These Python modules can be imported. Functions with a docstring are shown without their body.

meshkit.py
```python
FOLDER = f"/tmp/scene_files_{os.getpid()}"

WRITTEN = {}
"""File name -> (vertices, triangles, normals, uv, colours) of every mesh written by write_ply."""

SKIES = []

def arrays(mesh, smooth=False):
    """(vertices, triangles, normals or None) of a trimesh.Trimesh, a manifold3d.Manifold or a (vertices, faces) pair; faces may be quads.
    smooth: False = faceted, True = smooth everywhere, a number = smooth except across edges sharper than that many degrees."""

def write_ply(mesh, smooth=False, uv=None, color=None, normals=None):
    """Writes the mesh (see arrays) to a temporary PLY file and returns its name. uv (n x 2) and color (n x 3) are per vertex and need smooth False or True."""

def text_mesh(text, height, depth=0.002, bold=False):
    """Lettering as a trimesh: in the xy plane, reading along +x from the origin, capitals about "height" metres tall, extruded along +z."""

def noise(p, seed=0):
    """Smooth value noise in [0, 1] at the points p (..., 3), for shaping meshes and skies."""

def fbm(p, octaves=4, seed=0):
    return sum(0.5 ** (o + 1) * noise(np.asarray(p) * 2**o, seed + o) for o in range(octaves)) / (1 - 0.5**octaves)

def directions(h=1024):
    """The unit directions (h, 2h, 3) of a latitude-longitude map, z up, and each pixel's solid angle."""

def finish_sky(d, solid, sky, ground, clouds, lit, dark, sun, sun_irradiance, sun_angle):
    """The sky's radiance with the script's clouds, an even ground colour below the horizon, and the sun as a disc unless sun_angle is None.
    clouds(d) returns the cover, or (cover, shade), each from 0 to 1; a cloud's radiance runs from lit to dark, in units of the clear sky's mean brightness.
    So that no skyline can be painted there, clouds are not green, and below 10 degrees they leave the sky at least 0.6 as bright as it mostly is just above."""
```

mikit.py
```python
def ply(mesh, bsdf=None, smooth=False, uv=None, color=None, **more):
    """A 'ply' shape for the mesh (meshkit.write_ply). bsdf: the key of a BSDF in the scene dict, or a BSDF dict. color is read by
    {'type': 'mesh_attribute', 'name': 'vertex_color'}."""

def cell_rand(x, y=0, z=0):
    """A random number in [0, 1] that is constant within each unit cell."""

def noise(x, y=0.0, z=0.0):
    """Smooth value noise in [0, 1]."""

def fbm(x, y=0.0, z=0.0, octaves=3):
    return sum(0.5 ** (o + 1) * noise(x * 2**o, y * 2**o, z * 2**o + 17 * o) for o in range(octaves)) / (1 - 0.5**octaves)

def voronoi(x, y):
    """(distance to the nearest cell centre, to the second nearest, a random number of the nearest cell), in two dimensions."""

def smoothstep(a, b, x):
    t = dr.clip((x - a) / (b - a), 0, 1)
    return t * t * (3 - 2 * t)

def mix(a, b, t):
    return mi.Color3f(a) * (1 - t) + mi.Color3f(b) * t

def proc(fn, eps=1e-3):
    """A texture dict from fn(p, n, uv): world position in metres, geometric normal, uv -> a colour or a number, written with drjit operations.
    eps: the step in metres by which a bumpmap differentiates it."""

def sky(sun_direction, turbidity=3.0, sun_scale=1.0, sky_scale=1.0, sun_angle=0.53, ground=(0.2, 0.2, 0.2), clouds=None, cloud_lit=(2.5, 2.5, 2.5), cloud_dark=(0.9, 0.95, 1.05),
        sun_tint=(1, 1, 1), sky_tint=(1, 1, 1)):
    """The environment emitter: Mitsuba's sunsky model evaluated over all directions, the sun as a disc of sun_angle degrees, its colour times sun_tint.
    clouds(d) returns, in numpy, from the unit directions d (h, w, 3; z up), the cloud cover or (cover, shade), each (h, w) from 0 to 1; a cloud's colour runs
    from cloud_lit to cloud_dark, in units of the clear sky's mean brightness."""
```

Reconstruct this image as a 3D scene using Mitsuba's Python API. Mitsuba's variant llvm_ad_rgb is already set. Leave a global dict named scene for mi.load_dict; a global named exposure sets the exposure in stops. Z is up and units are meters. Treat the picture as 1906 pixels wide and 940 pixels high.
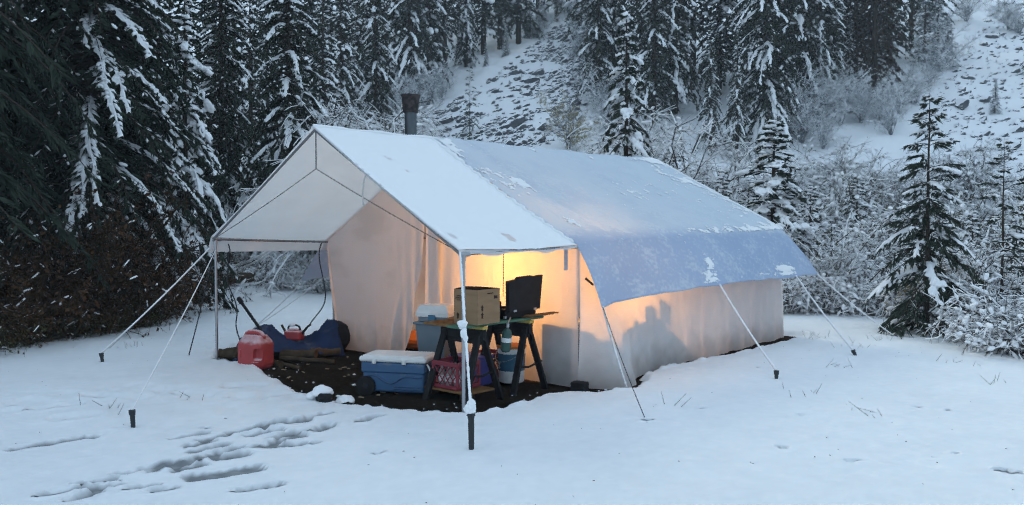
import math
import numpy as np
import trimesh, shapely
import drjit as dr
import mitsuba as mi
import mikit, meshkit

TF = mi.ScalarTransform4f
scene, labels = {}, {}

# ---------------------------------------------------------------- camera, sky, exposure
CAM_Z, PITCH = 1.75, 0.036
scene['camera'] = {
    'type': 'perspective', 'fov': 64.34, 'fov_axis': 'x', 'near_clip': 0.05, 'far_clip': 600.0,
    'to_world': TF().look_at(origin=[0, 0, CAM_Z], target=[0, math.cos(PITCH), CAM_Z - math.sin(PITCH)], up=[0, 0, 1])}
scene['sky'] = mikit.sky((-0.3, 0.5, 0.35), turbidity=3, sun_scale=0.12, sky_scale=1.0, sun_angle=20, ground=(0.35, 0.38, 0.42),
                         clouds=lambda d: 1.0, cloud_lit=(0.75, 1.0, 1.26), cloud_dark=(0.7, 0.9, 1.1), sun_tint=(0.8, 0.95, 1.1))
exposure = 3.17
LANTERN = 51.0

# ---------------------------------------------------------------- materials
fbm, noise, smoothstep, mix = mikit.fbm, mikit.noise, mikit.smoothstep, mikit.mix


def rgb(*c):
    return {'type': 'rgb', 'value': list(c)}


def diffuse(key, fn, bump=None, scale=1.0, eps=2e-3):
    b = {'type': 'diffuse', 'reflectance': mikit.proc(fn) if callable(fn) else rgb(*fn)}
    if bump is not None:
        b = {'type': 'bumpmap', 'arbitrary': mikit.proc(bump, eps=eps), 'scale': scale, 'bsdf': b}
    scene[key] = {'type': 'twosided', 'bsdf': b}


def paint(key, fn, rough=0.5, metallic=0.0, spec=0.5, bump=None, scale=1.0, coat=0.0):
    b = {'type': 'principled', 'base_color': mikit.proc(fn) if callable(fn) else rgb(*fn),
         'roughness': rough, 'metallic': metallic, 'specular': spec}
    if coat:
        b['clearcoat'] = coat
    if bump is not None:
        b = {'type': 'bumpmap', 'arbitrary': mikit.proc(bump), 'scale': scale, 'bsdf': b}
    scene[key] = {'type': 'twosided', 'bsdf': b}


def snow_col(p, n, uv):
    return mix((0.80, 0.82, 0.84), (0.88, 0.89, 0.90), fbm(p.x * 3, p.y * 3, p.z * 3))


def snow_bump(p, n, uv):
    return 0.016 * fbm(p.x * 7, p.y * 7, p.z * 7, octaves=4) + 0.004 * noise(p.x * 60, p.y * 60, p.z * 60)


diffuse('m_snow_ground', snow_col, snow_bump, 1.0, eps=4e-3)
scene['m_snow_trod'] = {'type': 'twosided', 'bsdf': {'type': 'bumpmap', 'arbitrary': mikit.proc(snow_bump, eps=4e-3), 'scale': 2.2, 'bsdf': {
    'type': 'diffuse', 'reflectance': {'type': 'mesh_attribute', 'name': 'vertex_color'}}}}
diffuse('m_snow', (0.86, 0.87, 0.88))


def hill_col(p, n, uv):
    steep = smoothstep(0.62, 0.45, n.z + 0.25 * (fbm(p.x * 2.5, p.y * 2.5, p.z * 2.5) - 0.5))
    return mix((0.82, 0.84, 0.86), (0.06, 0.065, 0.075), steep)


diffuse('m_hill', hill_col)


def rock_col(p, n, uv):
    k = smoothstep(0.16, 0.40, n.z + 0.30 * (fbm(p.x * 6, p.y * 6, p.z * 6) - 0.5))
    rock = mix((0.05, 0.055, 0.065), (0.14, 0.145, 0.155), fbm(p.x * 4, p.y * 4, p.z * 4))
    return mix(rock, (0.84, 0.85, 0.87), k)


diffuse('m_rock', rock_col)


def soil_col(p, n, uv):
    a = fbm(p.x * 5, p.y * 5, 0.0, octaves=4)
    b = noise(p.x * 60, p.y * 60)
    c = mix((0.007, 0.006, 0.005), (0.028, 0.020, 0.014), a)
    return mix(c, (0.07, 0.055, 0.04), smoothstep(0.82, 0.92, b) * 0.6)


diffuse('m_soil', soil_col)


def needle_col(p, n, uv):
    a = fbm(p.x * 1.3, p.y * 1.3, p.z * 1.3)
    b = noise(p.x * 14, p.y * 14, p.z * 14)
    c = mix((0.012, 0.020, 0.018), (0.036, 0.050, 0.039), a)
    return mix(c, (0.075, 0.090, 0.058), b * 0.45)


diffuse('m_needles', needle_col)
diffuse('m_needles_frosted', lambda p, n, uv: mix((0.04, 0.055, 0.055), (0.36, 0.40, 0.43), smoothstep(0.35, 0.7, noise(p.x * 11, p.y * 11, p.z * 11))))
diffuse('m_needles_rusty', lambda p, n, uv: mix((0.020, 0.016, 0.012), (0.060, 0.038, 0.022), fbm(p.x * 2, p.y * 2, p.z * 2)))
diffuse('m_bark', lambda p, n, uv: mix((0.02, 0.016, 0.013), (0.07, 0.055, 0.045), fbm(p.x * 9, p.y * 9, p.z * 2.5)))
diffuse('m_twig', lambda p, n, uv: mix((0.03, 0.026, 0.025), (0.085, 0.07, 0.06), noise(p.x * 8, p.y * 8, p.z * 8)))
diffuse('m_twig_frost', lambda p, n, uv: mix((0.05, 0.05, 0.055), (0.28, 0.30, 0.33), noise(p.x * 20, p.y * 20, p.z * 20)))
diffuse('m_leaf_yellow', lambda p, n, uv: mix((0.20, 0.15, 0.06), (0.42, 0.34, 0.16), noise(p.x * 13, p.y * 13, p.z * 13)))
diffuse('m_leaf_brown', lambda p, n, uv: mix((0.034, 0.019, 0.012), (0.105, 0.055, 0.030), noise(p.x * 13, p.y * 13, p.z * 13)))
diffuse('m_leaf_green', lambda p, n, uv: mix((0.05, 0.055, 0.025), (0.14, 0.14, 0.06), noise(p.x * 13, p.y * 13, p.z * 13)))
diffuse('m_grass', lambda p, n, uv: mix((0.016, 0.017, 0.008), (0.058, 0.052, 0.026), noise(p.x * 15, p.y * 15, 3.0)))


def canvas_tone(p):
    a = fbm(p.x * 2.2, p.y * 2.2, p.z * 2.2, octaves=4)
    weave = noise(p.x * 40, p.y * 40, p.z * 220)
    dirt = smoothstep(0.45, 0.0, p.z + 0.35 * (fbm(p.x * 5, p.y * 5, p.z * 5) - 0.5))
    c = mix((0.80, 0.78, 0.78), (0.87, 0.855, 0.86), a) * (0.94 + 0.06 * weave)
    stain = smoothstep(0.58, 0.72, fbm(p.x * 1.1 + 7, p.y * 1.1, p.z * 1.6, octaves=5))
    return mix(mix(c, (0.56, 0.53, 0.51), stain * 0.35), (0.42, 0.38, 0.35), dirt * 0.65)


scene['m_canvas'] = {'type': 'principledthin', 'base_color': mikit.proc(lambda p, n, uv: canvas_tone(p)), 'roughness': 0.8, 'diff_trans': 0.82, 'eta': 1.3}
scene['m_canvas_roof'] = {'type': 'principledthin', 'base_color': mikit.proc(lambda p, n, uv: mix((0.82, 0.83, 0.84), (0.90, 0.91, 0.92), fbm(p.x * 4, p.y * 4, p.z * 4, octaves=4))),
                          'roughness': 0.7, 'diff_trans': 0.98, 'eta': 1.3}


def fly_col(p, n, uv):
    a = fbm(p.x * 1.6, p.y * 1.6, p.z * 1.6, octaves=3)
    frost = smoothstep(0.46, 0.72, 0.5 * fbm(p.x * 4 + 9, p.y * 4, p.z * 4, octaves=4) + 0.5 * fbm(p.x * 31, p.y * 31, p.z * 31, octaves=3))
    c = mix((0.35, 0.44, 0.60), (0.43, 0.52, 0.67), a)
    top = smoothstep(1.55, 1.75, p.z)
    return mix(c, (0.64, 0.71, 0.77), dr.minimum(frost * 0.55 + top * (0.60 + 0.40 * fbm(p.x * 2.3, p.y * 2.3, 4.0)), 0.9))


scene['m_fly'] = {'type': 'principledthin', 'base_color': mikit.proc(fly_col), 'roughness': 0.5, 'diff_trans': 0.28, 'eta': 1.45}
paint('m_steel', lambda p, n, uv: mix((0.30, 0.31, 0.33), (0.50, 0.51, 0.53), fbm(p.x * 20, p.y * 20, p.z * 6)), 0.35, 0.85)
paint('m_pole_dark', lambda p, n, uv: mix((0.18, 0.18, 0.19), (0.30, 0.30, 0.31), fbm(p.x * 20, p.y * 20, p.z * 6)), 0.4, 0.8)
paint('m_stovepipe', lambda p, n, uv: mix((0.05, 0.06, 0.07), (0.12, 0.135, 0.15), fbm(p.x * 12, p.y * 12, p.z * 5)), 0.45, 0.7)
paint('m_rust', lambda p, n, uv: mix((0.008, 0.008, 0.010), (0.060, 0.045, 0.042), smoothstep(0.35, 0.75, fbm(p.x * 22, p.y * 22, p.z * 22))), 0.7, 0.3)
diffuse('m_rope', lambda p, n, uv: mix((0.45, 0.44, 0.42), (0.70, 0.69, 0.67), noise(p.x * 60, p.y * 60, p.z * 60)))
diffuse('m_rope_dark', (0.05, 0.05, 0.055))
diffuse('m_cord', (0.13, 0.125, 0.12))
paint('m_black', lambda p, n, uv: mix((0.006, 0.006, 0.007), (0.013, 0.013, 0.015), fbm(p.x * 18, p.y * 18, p.z * 18)), 0.7, 0.0, 0.25)
paint('m_stake', (0.012, 0.014, 0.018), 0.5)
paint('m_yellow', lambda p, n, uv: mix((0.36, 0.27, 0.05), (0.52, 0.40, 0.09), fbm(p.x * 16, p.y * 16, p.z * 16)), 0.6)


def red_can(p, n, uv):
    c = mix((0.33, 0.030, 0.035), (0.44, 0.055, 0.055), fbm(p.x * 9, p.y * 9, p.z * 9))
    dust = smoothstep(0.15, 0.95, n.z + 0.7 * (fbm(p.x * 26, p.y * 26, p.z * 26, octaves=4) - 0.5))
    return mix(c, (0.78, 0.70, 0.72), dust * 0.62)


paint('m_red', red_can, 0.5)
paint('m_red_crate', lambda p, n, uv: mix((0.17, 0.014, 0.028), (0.26, 0.028, 0.045), fbm(p.x * 9, p.y * 9, p.z * 9)), 0.5)
paint('m_blue', lambda p, n, uv: mix(mix((0.028, 0.085, 0.18), (0.040, 0.110, 0.22), fbm(p.x * 6, p.y * 6, p.z * 6)), (0.16, 0.17, 0.17), 0.5 * smoothstep(0.62, 0.8, fbm(p.x * 13, p.y * 13, p.z * 9, octaves=4))), 0.45)
paint('m_blue_dark', (0.025, 0.07, 0.15), 0.5)
paint('m_blue_bin', lambda p, n, uv: mix((0.03, 0.035, 0.16), (0.05, 0.05, 0.24), fbm(p.x * 6, p.y * 6, p.z * 6)), 0.5)
paint('m_white', lambda p, n, uv: mix((0.58, 0.58, 0.56), (0.78, 0.78, 0.77), fbm(p.x * 14, p.y * 14, p.z * 14, octaves=4)), 0.5)
paint('m_grey_bin', lambda p, n, uv: mix((0.10, 0.135, 0.165), (0.15, 0.185, 0.215), fbm(p.x * 6, p.y * 6, p.z * 6)), 0.55)
diffuse('m_card', lambda p, n, uv: mix((0.25, 0.155, 0.09), (0.33, 0.215, 0.13), fbm(p.x * 7, p.y * 7, p.z * 30)))
diffuse('m_card_dark', (0.05, 0.03, 0.022))
diffuse('m_wood', lambda p, n, uv: mix((0.10, 0.05, 0.022), (0.30, 0.17, 0.08), fbm(p.x * 30, p.y * 6, p.z * 40)))
diffuse('m_wood_pale', lambda p, n, uv: mix((0.28, 0.20, 0.13), (0.48, 0.38, 0.26), fbm(p.x * 30, p.y * 30, p.z * 30)))
diffuse('m_log', lambda p, n, uv: mix((0.03, 0.022, 0.016), (0.12, 0.085, 0.055), fbm(p.x * 16, p.y * 16, p.z * 16)))
paint('m_green', lambda p, n, uv: mix((0.030, 0.10, 0.06), (0.06, 0.16, 0.10), fbm(p.x * 12, p.y * 12, p.z * 12)), 0.6)
paint('m_teal', (0.02, 0.065, 0.055), 0.45)
paint('m_label_blue', (0.03, 0.12, 0.20), 0.5)
diffuse('m_print', (0.66, 0.68, 0.68))
paint('m_tarp', lambda p, n, uv: mix((0.008, 0.018, 0.055), (0.020, 0.042, 0.115), fbm(p.x * 5, p.y * 5, p.z * 5)), 0.7, 0.0, 0.2, bump=lambda p, n, uv: 0.012 * fbm(p.x * 22, p.y * 22, p.z * 22), scale=1.0)
paint('m_orange', (0.50, 0.16, 0.03), 0.8)
paint('m_glass_bottle', (0.25, 0.30, 0.27), 0.15, 0.0, 0.6)


# ---------------------------------------------------------------- helpers
def add(key, mesh, m, label=None, category=None, group=None, kind=None, smooth=False, **more):
    """One entry of the scene; a key that is taken gets a number."""
    k, i = key, 0
    while k in scene:
        i += 1
        k = '%s_%03d' % (key, i)
    scene[k] = mikit.ply(mesh, m, smooth=smooth, **more)
    tag(k, label, category, group, kind)
    return k


used = set()


def thing(name, label, category, group=None):
    k, i = name, 0
    while k in used:
        i += 1
        k = '%s_%03d' % (name, i)
    used.add(k)
    tag(k, label, category, group)
    return k


def tag(k, label=None, category=None, group=None, kind=None):
    d = {a: b for a, b in (('label', label), ('category', category), ('group', group), ('kind', kind)) if b}
    if d:
        labels[k] = d


def cat(*ms):
    return trimesh.util.concatenate([m if isinstance(m, trimesh.Trimesh) else trimesh.Trimesh(*m, process=False) for m in ms])


def tube(path, r, k=8, cap=True):
    P = np.asarray(path, float)
    n = len(P)
    r = np.broadcast_to(np.asarray(r, float), n)
    t = np.gradient(P, axis=0)
    t /= np.linalg.norm(t, axis=1, keepdims=True) + 1e-12
    ref = np.array([0, 0, 1.0]) if abs(t[0][2]) < 0.9 else np.array([1.0, 0, 0])
    x = np.cross(t[0], ref)
    x /= np.linalg.norm(x)
    V = []
    a = np.arange(k) * 2 * np.pi / k
    for i in range(n):
        x = x - t[i] * (x @ t[i])
        x /= np.linalg.norm(x) + 1e-12
        y = np.cross(t[i], x)
        V.append(P[i] + r[i] * (np.cos(a)[:, None] * x + np.sin(a)[:, None] * y))
    V = np.vstack(V)
    F = []
    j = np.arange(k)
    for i in range(n - 1):
        a0, a1 = i * k + j, i * k + (j + 1) % k
        b0, b1 = a0 + k, a1 + k
        F += [np.stack([a0, a1, b1], 1), np.stack([a0, b1, b0], 1)]
    if cap:
        V = np.vstack([V, P[0], P[-1]])
        c0, c1 = len(V) - 2, len(V) - 1
        F += [np.stack([(j + 1) % k, j, 0 * j + c0], 1), np.stack([(n - 1) * k + j, (n - 1) * k + (j + 1) % k, 0 * j + c1], 1)]
    return trimesh.Trimesh(V, np.vstack(F), process=False)


def line(p, q, n=2, sag=0.0):
    s = np.linspace(0, 1, n)[:, None]
    P = np.asarray(p, float) * (1 - s) + np.asarray(q, float) * s
    P[:, 2] -= sag * 4 * (s * (1 - s))[:, 0]
    return P


def curve(pts, n=24):
    """A smooth path through the points."""
    from scipy.interpolate import CubicSpline
    P = np.asarray(pts, float)
    d = np.r_[0, np.cumsum(np.linalg.norm(np.diff(P, axis=0), axis=1))]
    return CubicSpline(d, P)(np.linspace(0, d[-1], n))


def box(size, centre=(0, 0, 0), r=0.0, rz=0.0, seg=2):
    """A box, its edges rounded by r when r > 0."""
    sx, sy, sz = [s / 2 for s in size]
    if r <= 0:
        m = trimesh.creation.box(size)
    else:
        r = min(r, 0.98 * min(sx, sy, sz))
        s = trimesh.creation.icosphere(subdivisions=seg, radius=r)
        pts = np.vstack([s.vertices + np.array([a * (sx - r), b * (sy - r), c * (sz - r)]) for a in (-1, 1) for b in (-1, 1) for c in (-1, 1)])
        m = trimesh.Trimesh(pts, process=False).convex_hull
    if rz:
        m.apply_transform(trimesh.transformations.rotation_matrix(rz, [0, 0, 1]))
    m.apply_translation(centre)
    return m


def grid_faces(nu, nv):
    i, j = np.meshgrid(np.arange(nu - 1), np.arange(nv - 1), indexing='ij')
    a = (i * nv + j).ravel()
    return np.vstack([np.stack([a, a + nv, a + nv + 1], 1), np.stack([a, a + nv + 1, a + 1], 1)])


def sheet(P):
    """A mesh from a grid of points (nu, nv, 3)."""
    return trimesh.Trimesh(P.reshape(-1, 3), grid_faces(*P.shape[:2]), process=False)


def cut(mesh, keep):
    """Only the faces whose three vertices are kept."""
    f = mesh.faces[keep[mesh.faces].all(1)]
    m = trimesh.Trimesh(mesh.vertices, f, process=False)
    m.remove_unreferenced_vertices()
    return m


def place(mesh, M):
    m = mesh.copy()
    m.apply_transform(M)
    return m


def lathe(profile, k=28):
    P = np.asarray(profile, float)
    a = np.arange(k + 1) * 2 * np.pi / k
    V = np.stack([P[:, 0][:, None] * np.cos(a), P[:, 0][:, None] * np.sin(a), np.repeat(P[:, 1][:, None], k + 1, 1)], -1)
    m = sheet(np.transpose(V, (1, 0, 2)))
    return m


def blob(rng, size, centre, sub=2, rough=0.18):
    s = trimesh.creation.icosphere(subdivisions=sub)
    v = s.vertices * (1 + rough * 2 * (meshkit.fbm(s.vertices * 1.6 + rng.uniform(0, 50, 3), 3) - 0.5))[:, None]
    return trimesh.Trimesh(v * np.asarray(size) + np.asarray(centre), s.faces, process=False)


def sstep(a, b, x):
    t = np.clip((x - a) / (b - a), 0, 1)
    return t * t * (3 - 2 * t)


def nz(x, y, f, seed=0, octaves=3):
    return meshkit.fbm(np.stack([x * f, y * f, np.zeros_like(x) + 0.37 + seed], -1), octaves, seed)


# the tent's own axes: u from the right wall to the left wall, v from the porch front to the back
W, PP, D = 4.425, 1.689, 4.943
YAW = 0.734
AX = np.array([-math.cos(YAW), math.sin(YAW), 0.0])
BX = np.array([math.sin(YAW), math.cos(YAW), 0.0])
R0 = np.array([-0.447, 7.227, 0.0])


def tent(u, v, z):
    u, v, z = np.broadcast_arrays(np.asarray(u, float), np.asarray(v, float), np.asarray(z, float))
    return R0 + u[..., None] * AX + v[..., None] * BX + z[..., None] * np.array([0, 0, 1.0])


def tent_matrix(u, v, z, turn=0.0):
    """Local x along -u (to the right seen from the front), local y along v, z up."""
    M = np.eye(4)
    c, s = math.cos(turn), math.sin(turn)
    x, y = -AX, BX
    M[:3, 0], M[:3, 1], M[:3, 2] = x * c + y * s, -x * s + y * c, [0, 0, 1]
    M[:3, 3] = tent(u, v, z)
    return M
# ---------------------------------------------------------------- ground
CAMP = tent(*np.array([(4.85, 0.35), (4.3, -0.02), (3.7, 0.12), (3.1, -0.1), (2.5, -0.25), (1.95, -0.42), (1.05, -0.42), (0.6, -0.26), (0.13, -0.10), (-0.12, 0.12), (-0.08, 0.68),
                       (-0.02, 1.15), (-0.42, 1.62), (-0.50, 1.95), (-0.40, 2.25), (-0.16, 2.7), (-0.13, 3.04), (-0.15, 4.05), (-0.26, 5.3), (-0.26, 6.6), (-0.16, 7.15), (0.4, 7.1), (2.0, 6.9),
                       (4.4, 6.8), (4.65, 4.5), (4.55, 2.6), (4.7, 1.9), (5.15, 1.5), (5.3, 0.9)]).T, 0.0)[:, :2]
WOODS = np.array([(-30, 4), (-8.6, 9.2), (-7.35, 11.3), (-6.8, 12.1), (-6.25, 13.2), (-6.25, 15.0), (-7.0, 18.2), (-8.0, 20.8), (-9.6, 23.5), (-14, 25.5), (-30, 26)], float)
BENCH = np.array([(4.2, 15.2), (5.6, 15.0), (6.4, 14.3), (6.75, 13.5), (6.65, 11.8), (6.1, 9.6), (6.6, 6.0), (9, 2), (14, -3)], float)


def signed(poly, x, y):
    """Distance to the polygon's outline, negative inside."""
    p = np.stack([x.ravel(), y.ravel()], 1)
    best = np.full(len(p), 1e9)
    inside = np.zeros(len(p), bool)
    for a, b in zip(poly, np.roll(poly, -1, 0)):
        d = b - a
        t = np.clip(((p - a) @ d) / (d @ d), 0, 1)
        best = np.minimum(best, np.linalg.norm(p - a - t[:, None] * d, axis=1))
        c = (a[1] > p[:, 1]) != (b[1] > p[:, 1])
        with np.errstate(divide='ignore', invalid='ignore'):
            inside ^= c & (p[:, 0] < (b[0] - a[0]) * (p[:, 1] - a[1]) / (b[1] - a[1]) + a[0])
    return np.where(inside, -best, best).reshape(x.shape)


BROW = np.vstack([BENCH, [(40, -3), (40, 30), (4.2, 30)]])


def terrain(x, y):
    """The earth under the snow."""
    foot = 33.0 + 0.33 * np.maximum(-x, 0)
    s = y - foot + 0.16 * np.maximum(x, 0)
    rise = 0.52 * np.logaddexp(0, s * 0.35) / 0.35
    rise = rise * (0.93 + 0.14 * nz(x, y, 0.06, 3))
    drop = sstep(0.0, 3.2, -signed(BROW, x, y)) * 1.1
    big = (nz(x, y, 0.35, 5, 2) - 0.5) * 0.10 * sstep(4, 9, np.hypot(x + 1, y - 9.5))
    lumps = (nz(x, y, 0.6, 9, 3) - 0.5) * 1.1 * sstep(0.5, 4, rise)
    return rise - drop + big + lumps


# footprints and grooves trodden into the snow: both ends, width, depth
PRINTS = [
    ((-3.77, 6.11), (-3.37, 6.45), .07, .075), ((-2.69, 6.41), (-2.50, 6.55), .06, .05),
    ((-2.44, 6.35), (-2.31, 6.47), .055, .072), ((-2.48, 6.19), (-2.36, 6.31), .06, .08), ((-2.28, 6.58), (-2.06, 6.78), .075, .095),
    ((-2.37, 6.03), (-2.20, 6.16), .06, .085), ((-2.27, 5.86), (-2.05, 6.12), .065, .09), ((-1.98, 6.12), (-1.70, 6.43), .06, .085), ((-1.93, 6.13), (-1.62, 6.22), .055, .08),
    ((-2.05, 6.78), (-1.78, 6.92), .08, .06), ((-2.10, 6.50), (-1.92, 6.62), .07, .055), ((-1.90, 6.42), (-1.72, 6.60), .08, .045),
    ((-2.48, 5.66), (-2.27, 5.82), .06, .080), ((-2.68, 5.50), (-2.49, 5.64), .07, .045),
    ((-2.12, 5.41), (-1.80, 5.60), .11, .085), ((-1.70, 5.08), (-1.52, 5.18), .06, .075),
    ((-2.72, 5.14), (-2.57, 5.22), .065, .07), ((-2.42, 5.16), (-2.34, 5.20), .06, .075), ((-2.25, 5.10), (-2.19, 5.14), .05, .08),
    ((-2.60, 6.74), (-2.50, 6.72), .04, .045), ((-1.53, 6.22), (-1.50, 6.24), .03, .06), ((-0.99, 5.90), (-0.96, 5.91), .025, .05),
    ((-4.60, 7.60), (-4.40, 7.50), .16, .03), ((-4.30, 7.35), (-4.10, 7.45), .13, .035), ((-4.75, 7.05), (-4.5, 7.2), .13, .03), ((-4.1, 7.9), (-3.9, 7.8), .12, .03),
    ((-3.9, 7.0), (-3.7, 7.1), .11, .03), ((-2.9, 8.3), (-2.6, 8.35), .10, .03), ((-2.4, 7.9), (-2.2, 8.0), .10, .03), ((-3.3, 8.0), (-3.1, 8.1), .08, .03),
    ((1.13, 6.83), (1.17, 6.82), .03, .07), ((2.82, 9.35), (2.86, 9.36), .022, .03), ((3.87, 7.20), (3.92, 7.20), .028, .07), ((3.65, 7.35), (3.70, 7.30), .024, .03),
    ((3.30, 5.45), (3.38, 5.38), .026, .07), ((1.98, 6.00), (2.02, 5.97), .028, .04), ((2.35, 5.65), (2.42, 5.66), .026, .03), ((3.2, 5.85), (3.23, 5.82), .02, .05),
    ((-3.3, 6.75), (-3.25, 6.73), .05, .03), ((0.6, 5.2), (0.62, 5.2), .02, .03), ((1.7, 7.3), (1.73, 7.3), .02, .03), ((2.5, 7.0), (2.53, 7.0), .02, .03)]


_r = np.random.default_rng(99)
for _k in range(16):           # single boot prints of the trail to the porch
    _t = _k / 15
    _c = np.array([-2.85 + 1.35 * _t, 5.15 + 1.85 * _t]) + _r.normal(0, .16, 2)
    _d = np.array([math.cos(_a := .85 + _r.normal(0, .25)), math.sin(_a)]) * .085
    PRINTS.append((tuple(_c - _d), tuple(_c + _d), .062, .085))


def snow_depth(x, y, wet=False):  # the flag also returns how far each print darkens to grey
    print_grey = np.zeros_like(x, dtype=float)
    wob = nz(x, y, 2.2, 21, 4) - 0.5
    fine = nz(x, y, 11.0, 31, 3) - 0.5
    sd = signed(CAMP, x, y) + 0.16 * wob + 0.10 * fine
    sw = signed(WOODS, x, y) + 1.0 * (nz(x, y, 0.8, 41, 3) - 0.5) + 0.5 * fine
    sd = np.minimum(sd, sw * 0.7)
    t = 0.085 * sstep(-0.015, 0.10, sd) * (0.90 + 0.10 * sstep(.1, .5, sd)) - 0.05 * sstep(0.0, -0.05, sd)
    # rims of scuffed snow along the camp's edge
    t = t + 0.03 * np.exp(-((sd - 0.10) / 0.06) ** 2) * sstep(0.45, 0.7, nz(x, y, 6, 51))
    t = t + 0.026 * (nz(x, y, 1.7, 61, 3) - 0.5) + 0.012 * fine + .010 * (nz(x, y, 4.5, 66, 3) - .5)
    # thin, beaten snow left of the camp
    beat = np.exp(-(((x + 3.2) / 1.6) ** 2 + ((y - 7.9) / 0.75) ** 2))
    t = t - beat * 0.05 * np.clip(nz(x, y, 5.0, 71, 3) - 0.42, 0, 1) * 4 * (t > 0.03)
    trail = np.exp(-(((x + 2.4) / 1.2) ** 2 + ((y - 6.0) / .95) ** 2)) + 1.0 * np.exp(-(((x + 3.6) / .8) ** 2 + ((y - 6.4) / .5) ** 2))
    t = t * (1 - .50 * np.clip(trail * 1.6, 0, 1) * (t > 0))
    t = t - .030 * np.clip(trail, 0, 1) * np.clip(nz(x, y, 4.5, 77, 4) - .50, 0, 1) * 3
    for (a, b, w, dep) in PRINTS:
        a, b = np.array(a), np.array(b)
        m = (np.abs(x - (a[0] + b[0]) / 2) < 0.8) & (np.abs(y - (a[1] + b[1]) / 2) < 0.8)
        if not m.any():
            continue
        p = np.stack([x[m], y[m]], 1)
        d = b - a
        q = np.clip(((p - a) @ d) / (d @ d), 0, 1)
        r = np.linalg.norm(p - a - q[:, None] * d, axis=1) + 0.075 * (nz(x[m], y[m], 11, 81, 4) - 0.5)
        w = w * .86
        pit = sstep(w * 1.25, w * 0.8, r) * np.clip(dep / .075, .35, 1)
        rim = np.exp(-((r - w * 1.4) / 0.03) ** 2) * 0.012
        print_grey[m] = np.maximum(print_grey[m], sstep(.35, .85, pit) * (.75 + .9 * (nz(x[m], y[m], 16, 87, 3) - .3)))
        t[m] = t[m] * (1 - pit) + (.016 + .030 * (nz(x[m], y[m], 12, 85, 3) - .5)) * pit + rim * (1 - pit)
    return (t, np.clip(print_grey, 0, 1)) if wet else t


def axis(parts):
    out = []
    for a, b, st in parts:
        out.append(np.arange(a, b, st))
    out.append([parts[-1][1]])
    return np.concatenate(out)


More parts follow.
